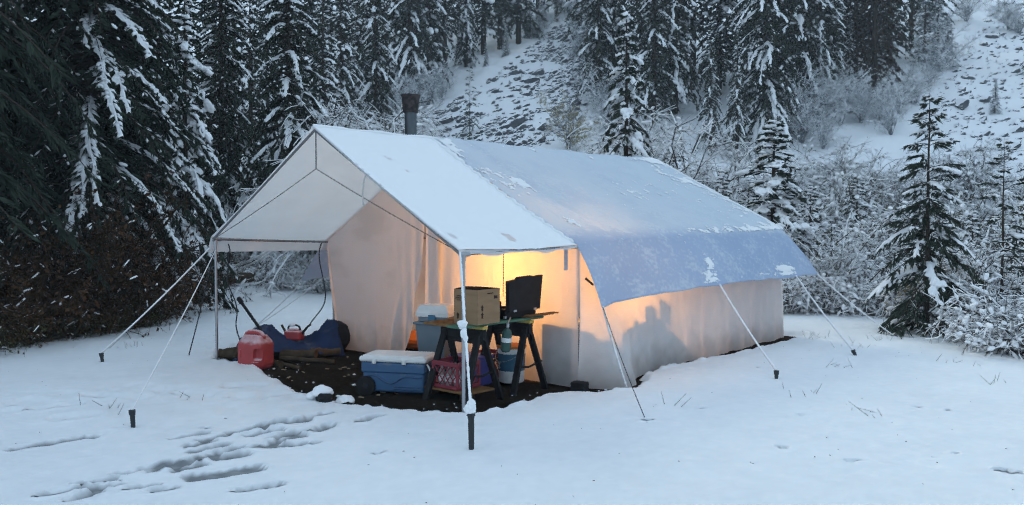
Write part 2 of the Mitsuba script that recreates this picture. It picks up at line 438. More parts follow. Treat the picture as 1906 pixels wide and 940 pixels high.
gx = axis([(-110, -20, 1.5), (-20, -9, .25), (-9, -5, .08), (-5, 4.6, .03), (4.6, 8, .06), (8, 20, .3), (20, 150, 1.5)])
gy = axis([(-12, 1, .8), (1, 4.4, .10), (4.4, 9.4, .03), (9.4, 14, .06), (14, 24, .15)])
GX, GY = np.meshgrid(gx, gy, indexing='ij')
GT, PRINT_GREY = snow_depth(GX, GY, True)
GZ = terrain(GX, GY) + GT
# the snow colour darkens to grey inside the trodden prints
thick = (1 - .85 * PRINT_GREY)[..., None]
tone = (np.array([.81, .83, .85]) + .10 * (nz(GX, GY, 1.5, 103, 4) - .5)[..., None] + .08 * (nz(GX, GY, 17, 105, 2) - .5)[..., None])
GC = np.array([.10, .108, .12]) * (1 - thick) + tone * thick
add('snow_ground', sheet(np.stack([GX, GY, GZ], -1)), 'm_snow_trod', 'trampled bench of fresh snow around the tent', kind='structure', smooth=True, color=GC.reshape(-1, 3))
hy = axis([(24, 40, .5), (40, 90, .35), (90, 200, 2)])
hx = axis([(-110, -20, 1.5), (-20, 62, .35), (62, 150, 1.5)])
HX, HY = np.meshgrid(hx, hy, indexing='ij')
HZ = terrain(HX, HY) + 0.07
HZ[:, 0] = terrain(hx, np.full_like(hx, 24.0)) + snow_depth(hx, np.full_like(hx, 24.0)) - 0.005
add('hillside', sheet(np.stack([HX, HY, HZ], -1)), 'm_hill', 'steep snowy hillside rising behind the camp', kind='structure', smooth=True)
sx = axis([(-34, -10, .5), (-10, -6, .15), (-6, 5.5, .05), (5.5, 8, .3)])
sy = axis([(2, 6.5, .15), (6.5, 14.6, .06), (14.6, 30, .4)])
SX, SY = np.meshgrid(sx, sy, indexing='ij')
SZ = terrain(SX, SY) + 0.022 * (nz(SX, SY, 5, 91, 4) - 0.5)
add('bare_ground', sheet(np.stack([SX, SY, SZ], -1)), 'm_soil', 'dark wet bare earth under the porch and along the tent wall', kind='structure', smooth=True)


def ground_z(x, y, snow=True):
    x, y = np.atleast_1d(np.asarray(x, float)), np.atleast_1d(np.asarray(y, float))
    z = terrain(x, y) + (np.maximum(snow_depth(x, y), 0) if snow else 0)
    return z


def gz1(x, y, snow=True):
    return float(ground_z(x, y, snow)[0])


# wood chips and crumbs of snow on the bare earth of the porch: nobody could count them
rng = np.random.default_rng(5)
chips, crumbs = [], []
for k in range(50):
    u, v = rng.uniform(1.2, 4.4), rng.uniform(-0.15, 1.6)
    c = tent(u, v, 0.0)
    c[2] = gz1(c[0], c[1], False) + 0.010
    L = rng.uniform(.02, .10)
    chips.append(box((L, rng.uniform(.008, .025), .008), c, rz=rng.uniform(0, 3.1)))
for k in range(60):
    i = rng.integers(0, 13)
    a, b = CAMP[i], CAMP[i + 1]
    t = rng.uniform()
    c = a * (1 - t) + b * t
    inn = tent(2.5, 2.5, 0)[:2] - c
    c = c + inn / np.linalg.norm(inn) * rng.exponential(0.22)
    r = .006 + rng.exponential(.006)
    crumbs.append(blob(rng, (r, r * rng.uniform(.6, 1.6), r * .55), (c[0], c[1], gz1(c[0], c[1], False) + .012), 1, .25))
add('wood_chips', cat(*chips), 'm_wood_pale', 'pale wood chips scattered on the bare earth of the porch', 'wood chips', kind='stuff')
add('snow_crumbs', cat(*crumbs), 'm_snow', 'small crumbs of snow strewn along the edge of the bare earth', 'snow', kind='stuff', smooth=True)

nd = []
n = 220
x, y = rng.uniform(-6, 5.5, n), rng.uniform(4.2, 12.5, n)
ok = (signed(CAMP, x, y) > .25) & (signed(WOODS, x, y) > .2) & (x < 5.6)
x, y = x[ok], y[ok]
z = ground_z(x, y) + .003
for x_, y_, z_ in zip(x, y, z):
    L = rng.uniform(.005, .016) * (2.2 if rng.uniform() < .06 else 1)
    nd.append(box((L, .003, .003), (x_, y_, z_), rz=rng.uniform(0, 3.1)))
add('fallen_needles', cat(*nd), 'm_bark', 'fallen needles and specks of bark strewn on the snow', 'needles', kind='stuff')

# ---------------------------------------------------------------- wall tent
t_ = thing('wall_tent', 'large white canvas wall tent with open porch, glowing warm from inside', 'tent')
EF, EM, EB, RF, RB = 1.51, 1.516, 1.60, 2.771, 2.784


def eave(v, left=False):
    z = np.interp(v, [-.2, 0, PP, PP + D, PP + D + .4], [EF, EF, EM, EB, EB + .01])
    return z + (np.interp(v, [0, PP], [.07, 0.0]) if left else 0)


def ridge(v):
    v = np.asarray(v, float)
    return np.interp(v, [-.2, 0, PP, PP + D, PP + D + .4], [RF, RF, (RF + RB) / 2 - .005, RB, RB]) - 0.02 * np.sin(np.pi * np.clip((v - PP) / D, 0, 1)) * (v > PP)


def roof_pts(s, v, left=False, lift=0.0, seed=0):
    """s = 0 at the eave, 1 at the ridge."""
    u = s * W / 2
    zr, ze = ridge(v), eave(v, left)
    z = ze + (zr - ze) * s - 0.045 * np.sin(np.pi * s) * (0.6 + 0.4 * np.sin(np.pi * np.clip(v / PP, 0, 1)))
    z = z + 0.018 * (meshkit.fbm(np.stack([u * 1.3, v * 1.3, np.full_like(u, seed + .5)], -1), 3) - .5) * np.sin(np.pi * np.clip(s, 0, 1)) + lift
    z = z - 0.02 * np.sin(np.pi * np.clip(v / PP, 0, 1)) * (1 - s) ** 3
    return tent(W - u if left else u, v, z)


def roof_grid(v0, v1, nu=60, nv=140):
    s, v = np.meshgrid(np.linspace(0, 1, nu), np.linspace(v0, v1, nv), indexing='ij')
    return s, v


s, v = roof_grid(-0.04, PP + D, 50, 150)
add(t_ + '__roof', sheet(roof_pts(s, v)), 'm_canvas_roof', smooth=True)
add(t_ + '__roof', sheet(roof_pts(s, v, True, seed=3)), 'm_canvas_roof', smooth=True)
# the canvas strip that hangs below the left eave, and the small lip of the right one
tt, v = np.meshgrid(np.linspace(0, 1, 8), np.linspace(-.04, PP + D, 90), indexing='ij')
drop = 0.19 * (1 - 0.25 * np.clip(v / PP, 0, 1))
add(t_ + '__eave_strip', sheet(tent(W + 0.10 * tt + .02 * np.sin(v * 5) * tt, v, eave(v, True) - .005 - drop * tt)), 'm_canvas', smooth=True)
tt, v = np.meshgrid(np.linspace(0, 1, 5), np.linspace(-.04, PP, 60), indexing='ij')
lip = 0.018 + 0.03 * sstep(.35, .7, nz(v, v * 0, 2.6, 3))
add(t_ + '__eave_strip', sheet(tent(-0.012 * tt, v, eave(v) - .02 * np.sin(np.pi * np.clip(v / PP, 0, 1)) - lip * tt)), 'm_canvas_roof', smooth=True)


def gable_top(u):
    return EM + (ridge(PP) - EM) * (1 - np.abs(u - W / 2) / (W / 2)) - 0.03


def wavy(u, z, amp, f, seed):
    """Soft vertical folds and billows of hanging canvas."""
    return amp * (meshkit.fbm(np.stack([u * f, z * f * .22, np.full_like(u, seed + .3)], -1), 4) - .5)


# front wall, left of the door slit: its door edge is pulled aside at the bottom
su, tz = np.meshgrid(np.linspace(0, 1, 110), np.linspace(0, 1, 80), indexing='ij')
zt = 2.2 * tz
ul = W - 0.02 - 0.30 * (1 - tz) ** 1.2
zz = tz
edge = np.interp(tz, [0, .08, .4, .65, 1], [2.78, 2.70, 2.50, 2.38, 2.26])
uu = ul * (1 - su) + edge * su
z = tz * gable_top(uu) + 0.0
near = np.exp(-((1 - su) / .12))
vv = PP + wavy(uu, z, .10, 3.0, 1) * (1 - tz) ** .5 + .03 * near * np.sin(uu * 36 + 2 * nz(uu, z, 2, 6)) * (1 - tz) - .03 * np.sin(np.pi * su) * np.sin(np.pi * tz)
vv = vv - 0.05 * np.exp(-(((uu - 2.78) - .22 * (1.0 - z)) / .05) ** 2) * sstep(1.1, .2, z)
z0 = .015 + .02 * (nz(uu, uu * 0, 3, 4) - .5)
add(t_ + '__front_wall', sheet(tent(uu, vv, np.maximum(z, z0 + tz * .02))), 'm_canvas', smooth=True)
# front wall, right of the slit, with folds where it is gathered
ur = np.interp(tz, [0, .3, .7, 1], [2.36, 2.40, 2.36, 2.27])
uu = ur * (1 - su) - .012 * su
z = tz * gable_top(uu)
vv = PP + .004 + wavy(uu, z, .06, 3.4, 7) * (1 - tz) ** .5 + .030 * np.sin((uu - 1.9) * 24 + 1.5 * z) * sstep(1.70, 2.1, uu) * (1.05 - tz) + .03 * np.sin(np.pi * su) * np.sin(np.pi * tz)
add(t_ + '__front_wall', sheet(tent(uu, vv, np.maximum(z, .02))), 'm_canvas', smooth=True)
# a loose canvas fold that hangs beside the slit
s2, t2 = np.meshgrid(np.linspace(0, 1, 24), np.linspace(0, 1, 40), indexing='ij')
uu = 2.24 - .26 * s2 * (.6 + .4 * (1 - t2))
add(t_ + '__door_flap', sheet(tent(uu, PP - .05 - .05 * np.sin(s2 * 7 + t2) * (1 - .5 * t2), .06 + 2.0 * t2)), 'm_canvas', smooth=True)


def side(u0, sign, key):
    a, b = np.meshgrid(np.linspace(0, 1, 190), np.linspace(0, 1, 46), indexing='ij')
    v = PP + a * D
    top = eave(v) - .012
    z = b * top
    flare = (.34 * np.exp(-((v - PP - .35) / .45) ** 2) if sign < 0 else .12 * np.exp(-((v - PP - .4) / .5) ** 2)) + .07
    flare = flare * sstep(.0, .30, v - PP) * (1 - b) ** 2.2
    if sign > 0:
        flare = flare - .30 * (1 - b) ** 1.2 * np.exp(-((v - PP) / .8) ** 2)
    fold = wavy(v, z, .17, 2.6, 11 + u0) * (1 - b) ** 1.3 + .012 * np.sin(v * 17 + 3 * nz(v, z, 1.0, 2)) * (1 - b) ** 2
    fold = fold * sstep(0, .12, v - PP)
    u = u0 + sign * (flare + fold) + sign * .03 * np.sin(np.pi * b) + sstep(0, .2, v - PP) * wavy(v + .6 * z, z * 3, .045, 7.5, 15) * (1 - .75 * b)
    hem = .015 + .05 * np.clip(nz(v, v * 0, 2.2, 6) - .35, 0, 1) + 0.02 * a
    add(t_ + '__' + key, sheet(tent(u, v, hem * (1 - b) + z)), 'm_canvas', smooth=True)


side(0.0, -1, 'side_wall')
side(W, 1, 'side_wall')
a, b = np.meshgrid(np.linspace(0, 1, 60), np.linspace(0, 1, 40), indexing='ij')
uu = a * W
top = EB + (RB - EB) * (1 - np.abs(uu - W / 2) / (W / 2)) - .03
add(t_ + '__rear_wall', sheet(tent(uu, PP + D - .01 + wavy(uu, b * top, .06, 2, 23), b * top + .01)), 'm_canvas', smooth=True)

# frame of the porch and inside the tent
PR = 0.017


def pole(p, q, m='m_steel', r=PR, key='pole'):
    add(t_ + '__' + key, tube(line(p, q), r, 12), m, smooth=40)


pole(tent(0, 0.02, -0.02), tent(0, 0.02, EF - .035))
pole(tent(W, 0.02, 0.03), tent(W, 0.02, EF + .04))
pole(tent(0.015, -0.01, EF - .03), tent(W / 2, -.01, RF - .03), 'm_pole_dark', .014, 'rafter')
pole(tent(W - .015, -.01, EF + .045), tent(W / 2, -.01, RF - .03), 'm_pole_dark', .014, 'rafter')
pole(tent(0.01, 0.0, EF - .035), tent(.01, PP + D, EB - .03), 'm_pole_dark', .014, 'eave_rail')
pole(tent(W - .01, 0.0, EF + .038), tent(W - .01, PP, EM - .03), 'm_pole_dark', .014, 'eave_rail')
pole(tent(W - .01, PP + .001, EM - .03), tent(W - .01, PP + D, EB - .03), 'm_pole_dark', .014, 'eave_rail')
pole(tent(W / 2, 0, RF - .035), tent(W / 2, PP + D, RB - .05), 'm_pole_dark', .018, 'ridge_pole')
for v_ in (PP + .06, PP + D - .06):
    for u_ in (.06, W - .06):
        pole(tent(u_, v_, 0), tent(u_, v_, EM - .05), 'm_steel', .016)
add(t_ + '__pole_fitting', cat(tube(line(tent(0, .02, EF - .10), tent(0, .02, EF - .02)), .023, 12), tube(line(tent(.0, -.02, EF - .036), tent(0, .09, EF - .036)), .023, 12)), 'm_steel', smooth=40)
add(t_ + '__pole_fitting', cat(tube(line(tent(W, .02, EF - .03), tent(W, .02, EF + .05)), .023, 12), tube(line(tent(W, -.02, EF + .036), tent(W, .09, EF + .036)), .023, 12)), 'm_steel', smooth=40)
# hanging rod and bracing cords under the porch peak
knot = tent(W / 2, .0, 2.33)
add(t_ + '__hanging_rod', tube(line(tent(W / 2, 0, RF - .04), knot), .008, 8), 'm_pole_dark', smooth=True)
add(t_ + '__brace_cord', tube(line(knot, tent(W - .05, .0, EF + .06), 20, .015), .0042, 6), 'm_cord', smooth=True)
add(t_ + '__brace_cord', tube(line(knot, tent(.05, .0, EF - .01), 20, .015), .0042, 6), 'm_cord', smooth=True)
add(t_ + '__tie_cord', tube(curve([tent(1.33, -.03, 2.22), tent(1.345, -.05, 2.10), tent(1.35, -.04, 1.93)], 8), .008, 6), 'm_rope', smooth=True)
add(t_ + '__strap', sheet(tent(*np.broadcast_arrays(np.array([[.14], [.09]]), PP - .05 + 0 * np.linspace(0, 1, 9)[None], EM - .02 - .24 * np.linspace(0, 1, 9)[None]))), 'm_fly')
add(t_ + '__seam_cord', tube(line(tent(1.02, PP - .02, EM + .5), tent(1.03, PP - .03, .92)), .004, 5), 'm_rope_dark')
add(t_ + '__toggle', tube(line(tent(-.03, PP + .10, 1.17), tent(-.06, PP + .19, 1.10)), .012, 8), 'm_rope_dark', smooth=40)

# snow that lies on the right porch slope (thin, patchy)
s, v = np.meshgrid(np.linspace(0, 1.0, 130), np.linspace(-.03, PP + .02, 100), indexing='ij')
n_ = nz(s * W / 2, v, 2.4, 5, 4) * .6 + nz(s * W / 2, v, 9, 6, 3) * .4
h = sstep(.33, .56, n_ + .10 * sstep(.6, 1, v / PP) + .02 + .45 * sstep(.90, .97, v / PP))
m = sheet(roof_pts(s, v, lift=.002 + .010 * h))
add(t_ + '__roof_snow', cut(m, (h > .02).ravel()), 'm_snow', kind='stuff', smooth=True)
# the roll of snow along the seam where the fly begins
pts, rr = [], []
for k in range(60):
    s_ = .02 + .97 * k / 59
    pts.append(roof_pts(np.array(s_), np.array(PP - .03 + .02 * math.sin(k * 1.7)), lift=.012))
    rr.append(.015 + .030 * max(0, meshkit.noise(np.array([k * .23, 1.5, 2.5])) - .35) * (1.6 if s_ > .75 else .8))
add(t_ + '__seam_snow', tube(pts, rr, 8), 'm_snow', smooth=True)
pts = [roof_pts(np.array(1.0), np.array(v_), lift=.012 + .006 * math.sin(9 * v_)) for v_ in np.linspace(-.03, PP + .1, 40)]
add(t_ + '__ridge_snow', tube(pts, [.012 + .012 * meshkit.noise(np.array([k * .4, 3.2, 1.1])) for k in range(40)], 8), 'm_snow', smooth=True)

# ---------------------------------------------------------------- rain fly over the tent
f_ = thing('rain_fly', 'pale blue plastic fly sheet stretched over the tent roof with patches of snow', 'tarp')


def fly_pts(q, v, left=False, lift=0.0):
    """q from 0 (ridge) over 1 (eave) to 2 (outer lower edge)."""
    s = np.clip(1 - q, 0, 1)
    P = roof_pts(s, np.minimum(v, PP + D + .4), left, .016 + .030 * sstep(0, .3, v - PP) + lift, seed=3 if left else 0)
    k = np.clip(q - 1, 0, 1)
    a = (v - PP) / D
    out = ((.62 if left else .315) + .10 * a) * k + .03 * np.sin(np.pi * k)
    low = np.interp(a, [0, .12, .5, .9, 1.1], [.63, .62, .60, .64, .68]) * k
    wr = .035 * (meshkit.fbm(np.stack([v * 2.6 + q * 1.3, q * .9 - v * .5, v * 0 + .4], -1), 4) - .5) * (.25 + 1.0 * k)
    tug = sum(.04 * np.exp(-((v - c) / .22) ** 2) for c in (4.0, 6.0)) * k ** 2
    P = P + (AX * (1 if left else -1)) * (out + tug + wr)[..., None]
    P[..., 2] -= low + 0.4 * wr * k
    P[..., 2] += .016 * (meshkit.fbm(np.stack([v * 5 - q * 4, q * 2.2, v * 0 + 2.4], -1), 3) - .5) * (q < 1)
    P[..., 2] += .016 * np.cos(2 * np.pi * (v - PP) / 1.236) * np.sin(np.pi * np.clip(q, 0, 1)) - .02 * np.exp(-((v - PP - .55 - .25 * q) / .05) ** 2) * (q < 1)
    n1 = meshkit.fbm(np.stack([v * 3.4 - q * 2.6, q * 1.2 + v * .8, v * 0 + 7.4], -1), 4) - .5
    n2 = meshkit.fbm(np.stack([v * 1.9 + q * 2.1, q * .7, v * 0 + 3.1], -1), 3) - .5
    P[..., 2] += (.026 * n1 - .05 * np.abs(n2) + .008) * sstep(0, .2, v - PP)
    shift = .05 * (q - 1) * (a > .5) + .28 * k * sstep(.75, 1.0, a)
    return P + BX * shift[..., None]


q, v = np.meshgrid(np.concatenate([np.linspace(0, 1, 50), np.linspace(1, 2, 36)[1:]]), np.linspace(PP - .02, PP + D + .10, 170), indexing='ij')
add(f_ + '__right_sheet', sheet(fly_pts(q, v)), 'm_fly', smooth=True)
add(f_ + '__left_sheet', sheet(fly_pts(q, v, True)), 'm_fly', smooth=True)
edge = fly_pts(np.full(120, 2.0), np.linspace(PP - .005, PP + D + .10, 120))
add(f_ + '__hem', tube(edge, .009, 6), 'm_fly', smooth=True)
# snow lying on it: a thin ragged layer with patches where it slid and gathered
qs, vs = np.meshgrid(np.linspace(0.02, 1.97, 240), np.linspace(PP + .02, PP + D + .06, 340), indexing='ij')
a_ = (vs - PP) / D
base = nz(qs * 2.2 + .35 * vs, vs - .6 * qs, 1.5, 15, 4) * .40 + nz(qs * 2.2 - vs * .3, vs, 12.0, 16, 4) * .60
want = np.full_like(qs, .65)
want -= .07 * sstep(.35, 1.0, a_) * (qs < 1)
want -= .15 * np.exp(-((qs - .97) / .05) ** 2) * sstep(.15, .5, a_)
want -= .12 * np.exp(-((qs - .05) / .05) ** 2)
want -= .16 * np.exp(-((vs - PP - .1) / .14) ** 2) * sstep(.75, .3, qs)
want -= .09 * sstep(.86, 1.0, a_) * (qs < 1)
want += .06 * (qs > 1.02)
want += .3 * (qs > 1.02) * sstep(.10, 0, a_)
for (q0, v0, rq, rv, k) in ((1.86, 3.9, .22, .22, .34), (1.55, 4.05, .14, .12, .34), (1.86, 5.9, .22, .30, .30), (1.9, 5.25, .06, .25, .18), (1.3, 3.75, .3, .06, .15), (1.88, 2.3, .06, .3, .14),
                            (1.93, 3.2, .05, .6, .14), (1.2, 5.9, .4, .08, .10), (.45, 2.15, .10, .22, .30), (.78, 2.05, .12, .10, .20), (1.92, 4.6, .05, .5, .13), (1.6, 6.4, .3, .1, .12)):
    want -= k * np.exp(-((qs - q0) / rq) ** 2 - ((vs - v0) / rv) ** 2)
h = sstep(0, .16, base - want + .25 * (nz(qs * 2.2, vs, 38, 17, 2) - .5))
add(f_ + '__snow_patch', cut(sheet(fly_pts(qs, vs, lift=.003 + .020 * h)), (h > .03).ravel()), 'm_snow', kind='stuff', smooth=True)
# folded rear edge with a line of snow
pts = [fly_pts(np.array(q_), np.array(PP + D + .10), lift=.01) for q_ in np.linspace(.02, 1.0, 50)]
add(f_ + '__edge_snow', tube(pts, [.010 + .012 * meshkit.noise(np.array([k * .35, 7.7, 1.1])) for k in range(50)], 8), 'm_snow', smooth=True)

# ---------------------------------------------------------------- guy ropes and stakes
rng = np.random.default_rng(11)


def rope(parent, p, q, r=.0055, m='m_rope', snow=0.0, sag=.03, key='guy_rope', n=40):
    P = line(p, q, n, sag)
    k = add(parent + '__' + key, tube(P, r, 6), m, smooth=True)
    if snow > 0:
        n2 = 90
        P2 = line(p, q, n2, sag) + np.array([0, 0, r * .7])
        rr = r * (.75 + snow * 1.2 * np.clip(meshkit.fbm(np.stack([np.arange(n2) * .31, np.full(n2, p[0]), np.full(n2, .5)], 1), 3) * 1.6 - .25, .0, 1))
        add(k + '__snow', tube(P2, rr, 6), 'm_snow', smooth=True)
    return k


def stake(x, y, h, label, lean=(0, 0), snow=False, r=.02):
    t = thing('tent_stake', label, 'tent stake')
    z = gz1(x, y)
    top = np.array([x + lean[0], y + lean[1], z + h])
    foot = np.array([x, y, z - .06])
    d = (top - foot) / np.linalg.norm(top - foot)
    add(t + '__shaft', tube([foot, foot + .75 * (top - foot), top], [r * .8, r, r * .8], 10), 'm_stake', smooth=40)
    add(t + '__head', cat(tube([top - d * .02, top + d * .004], r * 1.35, 10), box((.05, .02, .02), top - d * .03, .004)), 'm_stake', smooth=40)
    if snow:
        add(t + '__snow_cap', cat(blob(rng, (.046, .044, .045), top + [-.006, 0, .03], 3, .4), blob(rng, (.03, .03, .035), top + [.004, 0, .07], 3, .4)), 'm_snow', smooth=True)
    return top


LF, RFc = tent(W + .06, -.03, EF - .05), tent(-.02, -.04, EF - .02)
s1 = stake(-4.92, 9.74, .10, 'black stake in the snow at the far left, below the left porch corner', (-.03, .02))
s2 = stake(-3.16, 6.74, .14, 'black stake in the snow in front of the left porch pole', (-.02, .02))
s3 = stake(-0.30, 5.97, .27, 'tall black stake with a cap of snow in front of the right porch pole', (-.003, .0), True, .024)
s5 = stake(2.82, 8.63, .08, 'small black stake in the snow to the right of the tent, nearest the tent wall', (.01, .03))
s6 = stake(4.36, 10.21, .06, 'small black stake in the snow far right of the tent, below the shrubs', (-.05, .03))
s7 = stake(1.14, 6.83, .02, 'buried stake head in the snow in front of the tent corner', (.01, 0))
rope(t_, LF + [0, 0, -.03], s1, .0085, snow=.6)
rope(t_, tent(W, .02, EF - .1), s2, .0055, snow=.5)
rope(t_, RFc, s3 + [0, 0, .02], .0075, snow=1.1, sag=.02)
k = tent(-.16, -.20, .88)
P = RFc * .44 + s3 * .56
add(t_ + '__rope_knot', cat(blob(rng, (.040, .036, .036), line(RFc, s3, 101)[51] + [-.022, 0, .025], 3, .45), blob(rng, (.026, .022, .045), line(RFc, s3, 101)[55] + [-.014, 0, 0], 3, .4), blob(rng, (.018, .016, .03), line(RFc, s3, 101)[58] + [-.002, 0, 0], 3, .4)), 'm_snow', smooth=True)
c7 = fly_pts(np.array(2.0), np.array(PP))
ground7 = tent(-.44, 1.95, .05)
rope(f_, c7, ground7, .0085, snow=.9)
rope(f_, c7 + [0, 0, .0], s7, .004, m='m_rope_dark', snow=.0)
rope(f_, fly_pts(np.array(2.0), np.array(4.0)), s5, .010, snow=.5)
rope(f_, fly_pts(np.array(2.0), np.array(6.0)), s6, .009, snow=.8)
rope(f_, fly_pts(np.array(2.0), np.array(PP + D + .05)), np.array([5.6, 11.9, .1]), .008, snow=.9)
rope(f_, fly_pts(np.array(2.0), np.array(PP + .02), True), tent(5.99, 1.29, .06), .006, snow=.4)
rope(f_, fly_pts(np.array(2.0), np.array(PP + .4), True), tent(6.4, 1.6, .06), .005, snow=.4)
c = tent(5.75, 1.66, .62)
# dark cords that hang at the porch's left side
cd = thing('power_cord', 'thin dark power cord with a plug hanging from the left porch eave to the ground', 'cord')
z5 = lambda P: [P[0], P[1], gz1(P[0], P[1]) + .012]
a = tent(W - .06, .16, EF - .02)
add(cd + '__cable', tube(curve([a, a + [.02, 0, -.12], tent(W - .05, .15, 1.0), tent(W - .1, .2, .82), tent(W - .22, .18, .62), tent(W - .12, .22, .45), tent(W - .26, .2, .25), tent(W + .0, .3, .10), z5(tent(W + .25, .35, 0))], 70), .008, 7), 'm_rope_dark', smooth=True)
add(cd + '__plug', tube([a + [.005, 0, -.10], a + [.005, 0, -.13], a + [.005, 0, -.22], a + [.005, 0, -.25]], [.010, .026, .022, .009], 10), 'm_black', smooth=40)
cd = thing('power_cord', 'thin dark cord running down the left front tent corner to the small can', 'cord')
add(cd + '__cable', tube(curve([tent(W + .02, PP - .06, EM - .02), tent(W + .01, PP - .07, 1.0), tent(W - .03, PP - .08, .62), tent(W + .10, PP - .15, .42), tent(W + .17, PP - .2, .30)], 40), .008, 7), 'm_rope_dark', smooth=True)
k = rope(t_, tent(W + .02, .02, EF - .08), tent(4.72, -.2, gz1(*tent(4.72, -.2, 0)[:2])), .007, m='m_rope_dark', sag=.03)

# ---------------------------------------------------------------- stove pipe
sp = thing('stove_pipe', 'grey metal stove pipe with a flared sooty cap behind the tent ridge', 'stove pipe')
base = tent(3.22, 2.20, 2.10)
top = 1.75 + (415 - 178) / 1515.2 * base[1] + .0
hp = top - base[2]
add(sp + '__pipe', place(lathe([(.078, 0), (.078, hp * .45), (.081, hp * .46), (.081, hp - .22), (.076, hp - .2)], 28), trimesh.transformations.translation_matrix(base)), 'm_stovepipe', smooth=40)
add(sp + '__cap', place(lathe([(.085, hp - .24), (.10, hp - .235), (.108, hp - .16), (.125, hp - .02), (.132, hp), (.11, hp - .004), (.09, hp - .10), (.0, hp - .12)], 28), trimesh.transformations.translation_matrix(base)), 'm_rust', smooth=40)
# ---------------------------------------------------------------- things on the porch
def local(mesh, M):
    return place(mesh, M)


def gM(x, y, turn, z=None, snow=False):
    M = trimesh.transformations.rotation_matrix(turn, [0, 0, 1])
    M[:3, 3] = [x, y, gz1(x, y, snow) if z is None else z]
    return M


# wheeled cooler, its front towards the camera
M = gM(-1.165, 8.36, -0.235, .0)
ck = thing('cooler', 'blue wheeled cooler with a white lid at the front edge of the porch', 'cooler')
body = trimesh.Trimesh(np.vstack([box((.70 + a, .38 + a * .6, .001), (0, 0, z), 0).vertices for z, a in ((.045, -.06), (.10, -.03), (.345, .0))]), process=False).convex_hull
body = cat(box((.66, .36, .30), (0, 0, .185), .03), box((.685, .385, .11), (0, 0, .285), .02))
add(ck + '__body', local(body, M), 'm_blue', smooth=35)
rid = np.array([(-.26, -.196, .20), (-.16, -.196, .19), (-.10, -.196, .155), (-.04, -.196, .13), (.04, -.196, .15), (.10, -.196, .19), (.20, -.196, .20), (.31, -.196, .20)])
add(ck + '__moulding', local(cat(tube(curve(rid + [0, .012, 0], 40), .009, 7), box((.30, .02, .012), (.16, -.180, .10), .004), box((.30, .02, .012), (.16, -.180, .075), .004)), M), 'm_blue_dark', smooth=40)
add(ck + '__lid', local(cat(box((.72, .41, .055), (0, 0, .370), .022), box((.66, .35, .03), (0, 0, .395), .014)), M), 'm_white', smooth=35)
for x_ in (-.19, .13):
    add(ck + '__latch', local(cat(box((.045, .014, .05), (x_, -.209, .352), .006), tube([(x_, -.214, .350), (x_, -.226, .350)], .016, 14)), M), 'm_white', smooth=35)
for y_ in (-.168, .168):
    w = tube([(-.285, y_ - .042, .095), (-.285, y_ + .042, .095)], .100, 30)
    wk = add(ck + '__wheel', local(w, M), 'm_black', smooth=40)
    add(wk + '__hub', local(tube([(-.285, y_ - .046, .095), (-.285, y_ + .046, .095)], .03, 16), M), 'm_stake', smooth=40)
add(ck + '__handle', local(tube(curve([(.355, -.15, .33), (.385, -.15, .28), (.395, -.15, .20), (.375, -.15, .12), (.36, -.15, .08)], 20), .010, 8), M), 'm_white', smooth=True)

# table of boards on two plastic sawhorses
TZ = .775
tb = thing('work_table', 'green edged board table laid across two sawhorses at the right of the porch', 'table')
for i, (ua, ub, va, vb, m) in enumerate(((.30, .485, .27, 1.50, 'm_green'), (.49, .675, .30, 1.47, 'm_wood'), (.68, .86, .31, 1.46, 'm_wood'))):
    add(tb + '__board', local(box((ub - ua, vb - va, .024), (0, 0, 0), .004), tent_matrix((ua + ub) / 2, (va + vb) / 2, TZ - .012)), m, smooth=30)
for uc, za, tl in ((.36, .004, .02), (.30, .022, -.03)):
    p = thing('loose_board', ['thin brown board sticking out past the far end of the table, upper one', 'thin brown board sticking out past the far end of the table, lower one'][za < .01], 'board')
    add(p, local(box((.075, .46, .012), (0, 0, 0), .003), tent_matrix(uc - .03, 1.43, TZ + .006 + za, tl)), 'm_wood', smooth=30)
for n_, vc, lab in ((0, .58, 'black plastic sawhorse with yellow top under the near end of the board table'), (1, 1.27, 'black plastic sawhorse with yellow top under the far end of the board table')):
    sh = thing('sawhorse', lab, 'sawhorse')
    Mh = tent_matrix(.575, vc, 0)
    add(sh + '__beam', local(cat(box((.60, .055, .11), (0, 0, TZ - .11), .010), box((.54, .04, .05), (0, 0, TZ - .18), .01)), Mh), 'm_black', smooth=30)
    add(sh + '__top_strip', local(box((.62, .068, .030), (0, 0, TZ - .041), .006), Mh), 'm_yellow', smooth=30)
    for sx_ in (-1, 1):
        for sy_ in (-1, 1):
            zf = -.02
            top_, ft = np.array([sx_ * .235, sy_ * .022, TZ - .10]), np.array([sx_ * .275, sy_ * .265, zf])
            d = top_ - ft
            L = np.linalg.norm(d)
            leg = box((.075, .034, L), (0, 0, L / 2), .008)
            zz_ = d / L
            xx_ = np.array([1, 0, 0]) - zz_ * zz_[0]
            xx_ /= np.linalg.norm(xx_)
            Ml = np.eye(4)
            Ml[:3, 0], Ml[:3, 1], Ml[:3, 2], Ml[:3, 3] = xx_, np.cross(zz_, xx_), zz_, ft
            add(sh + '__leg', local(leg, Mh @ Ml), 'm_black', smooth=30)
        add(sh + '__spreader', local(cat(tube([(sx_ * .262, -.19, .29), (sx_ * .262, .0, .262), (sx_ * .262, .21, .30)], .011, 8)), Mh), 'm_black', smooth=40)
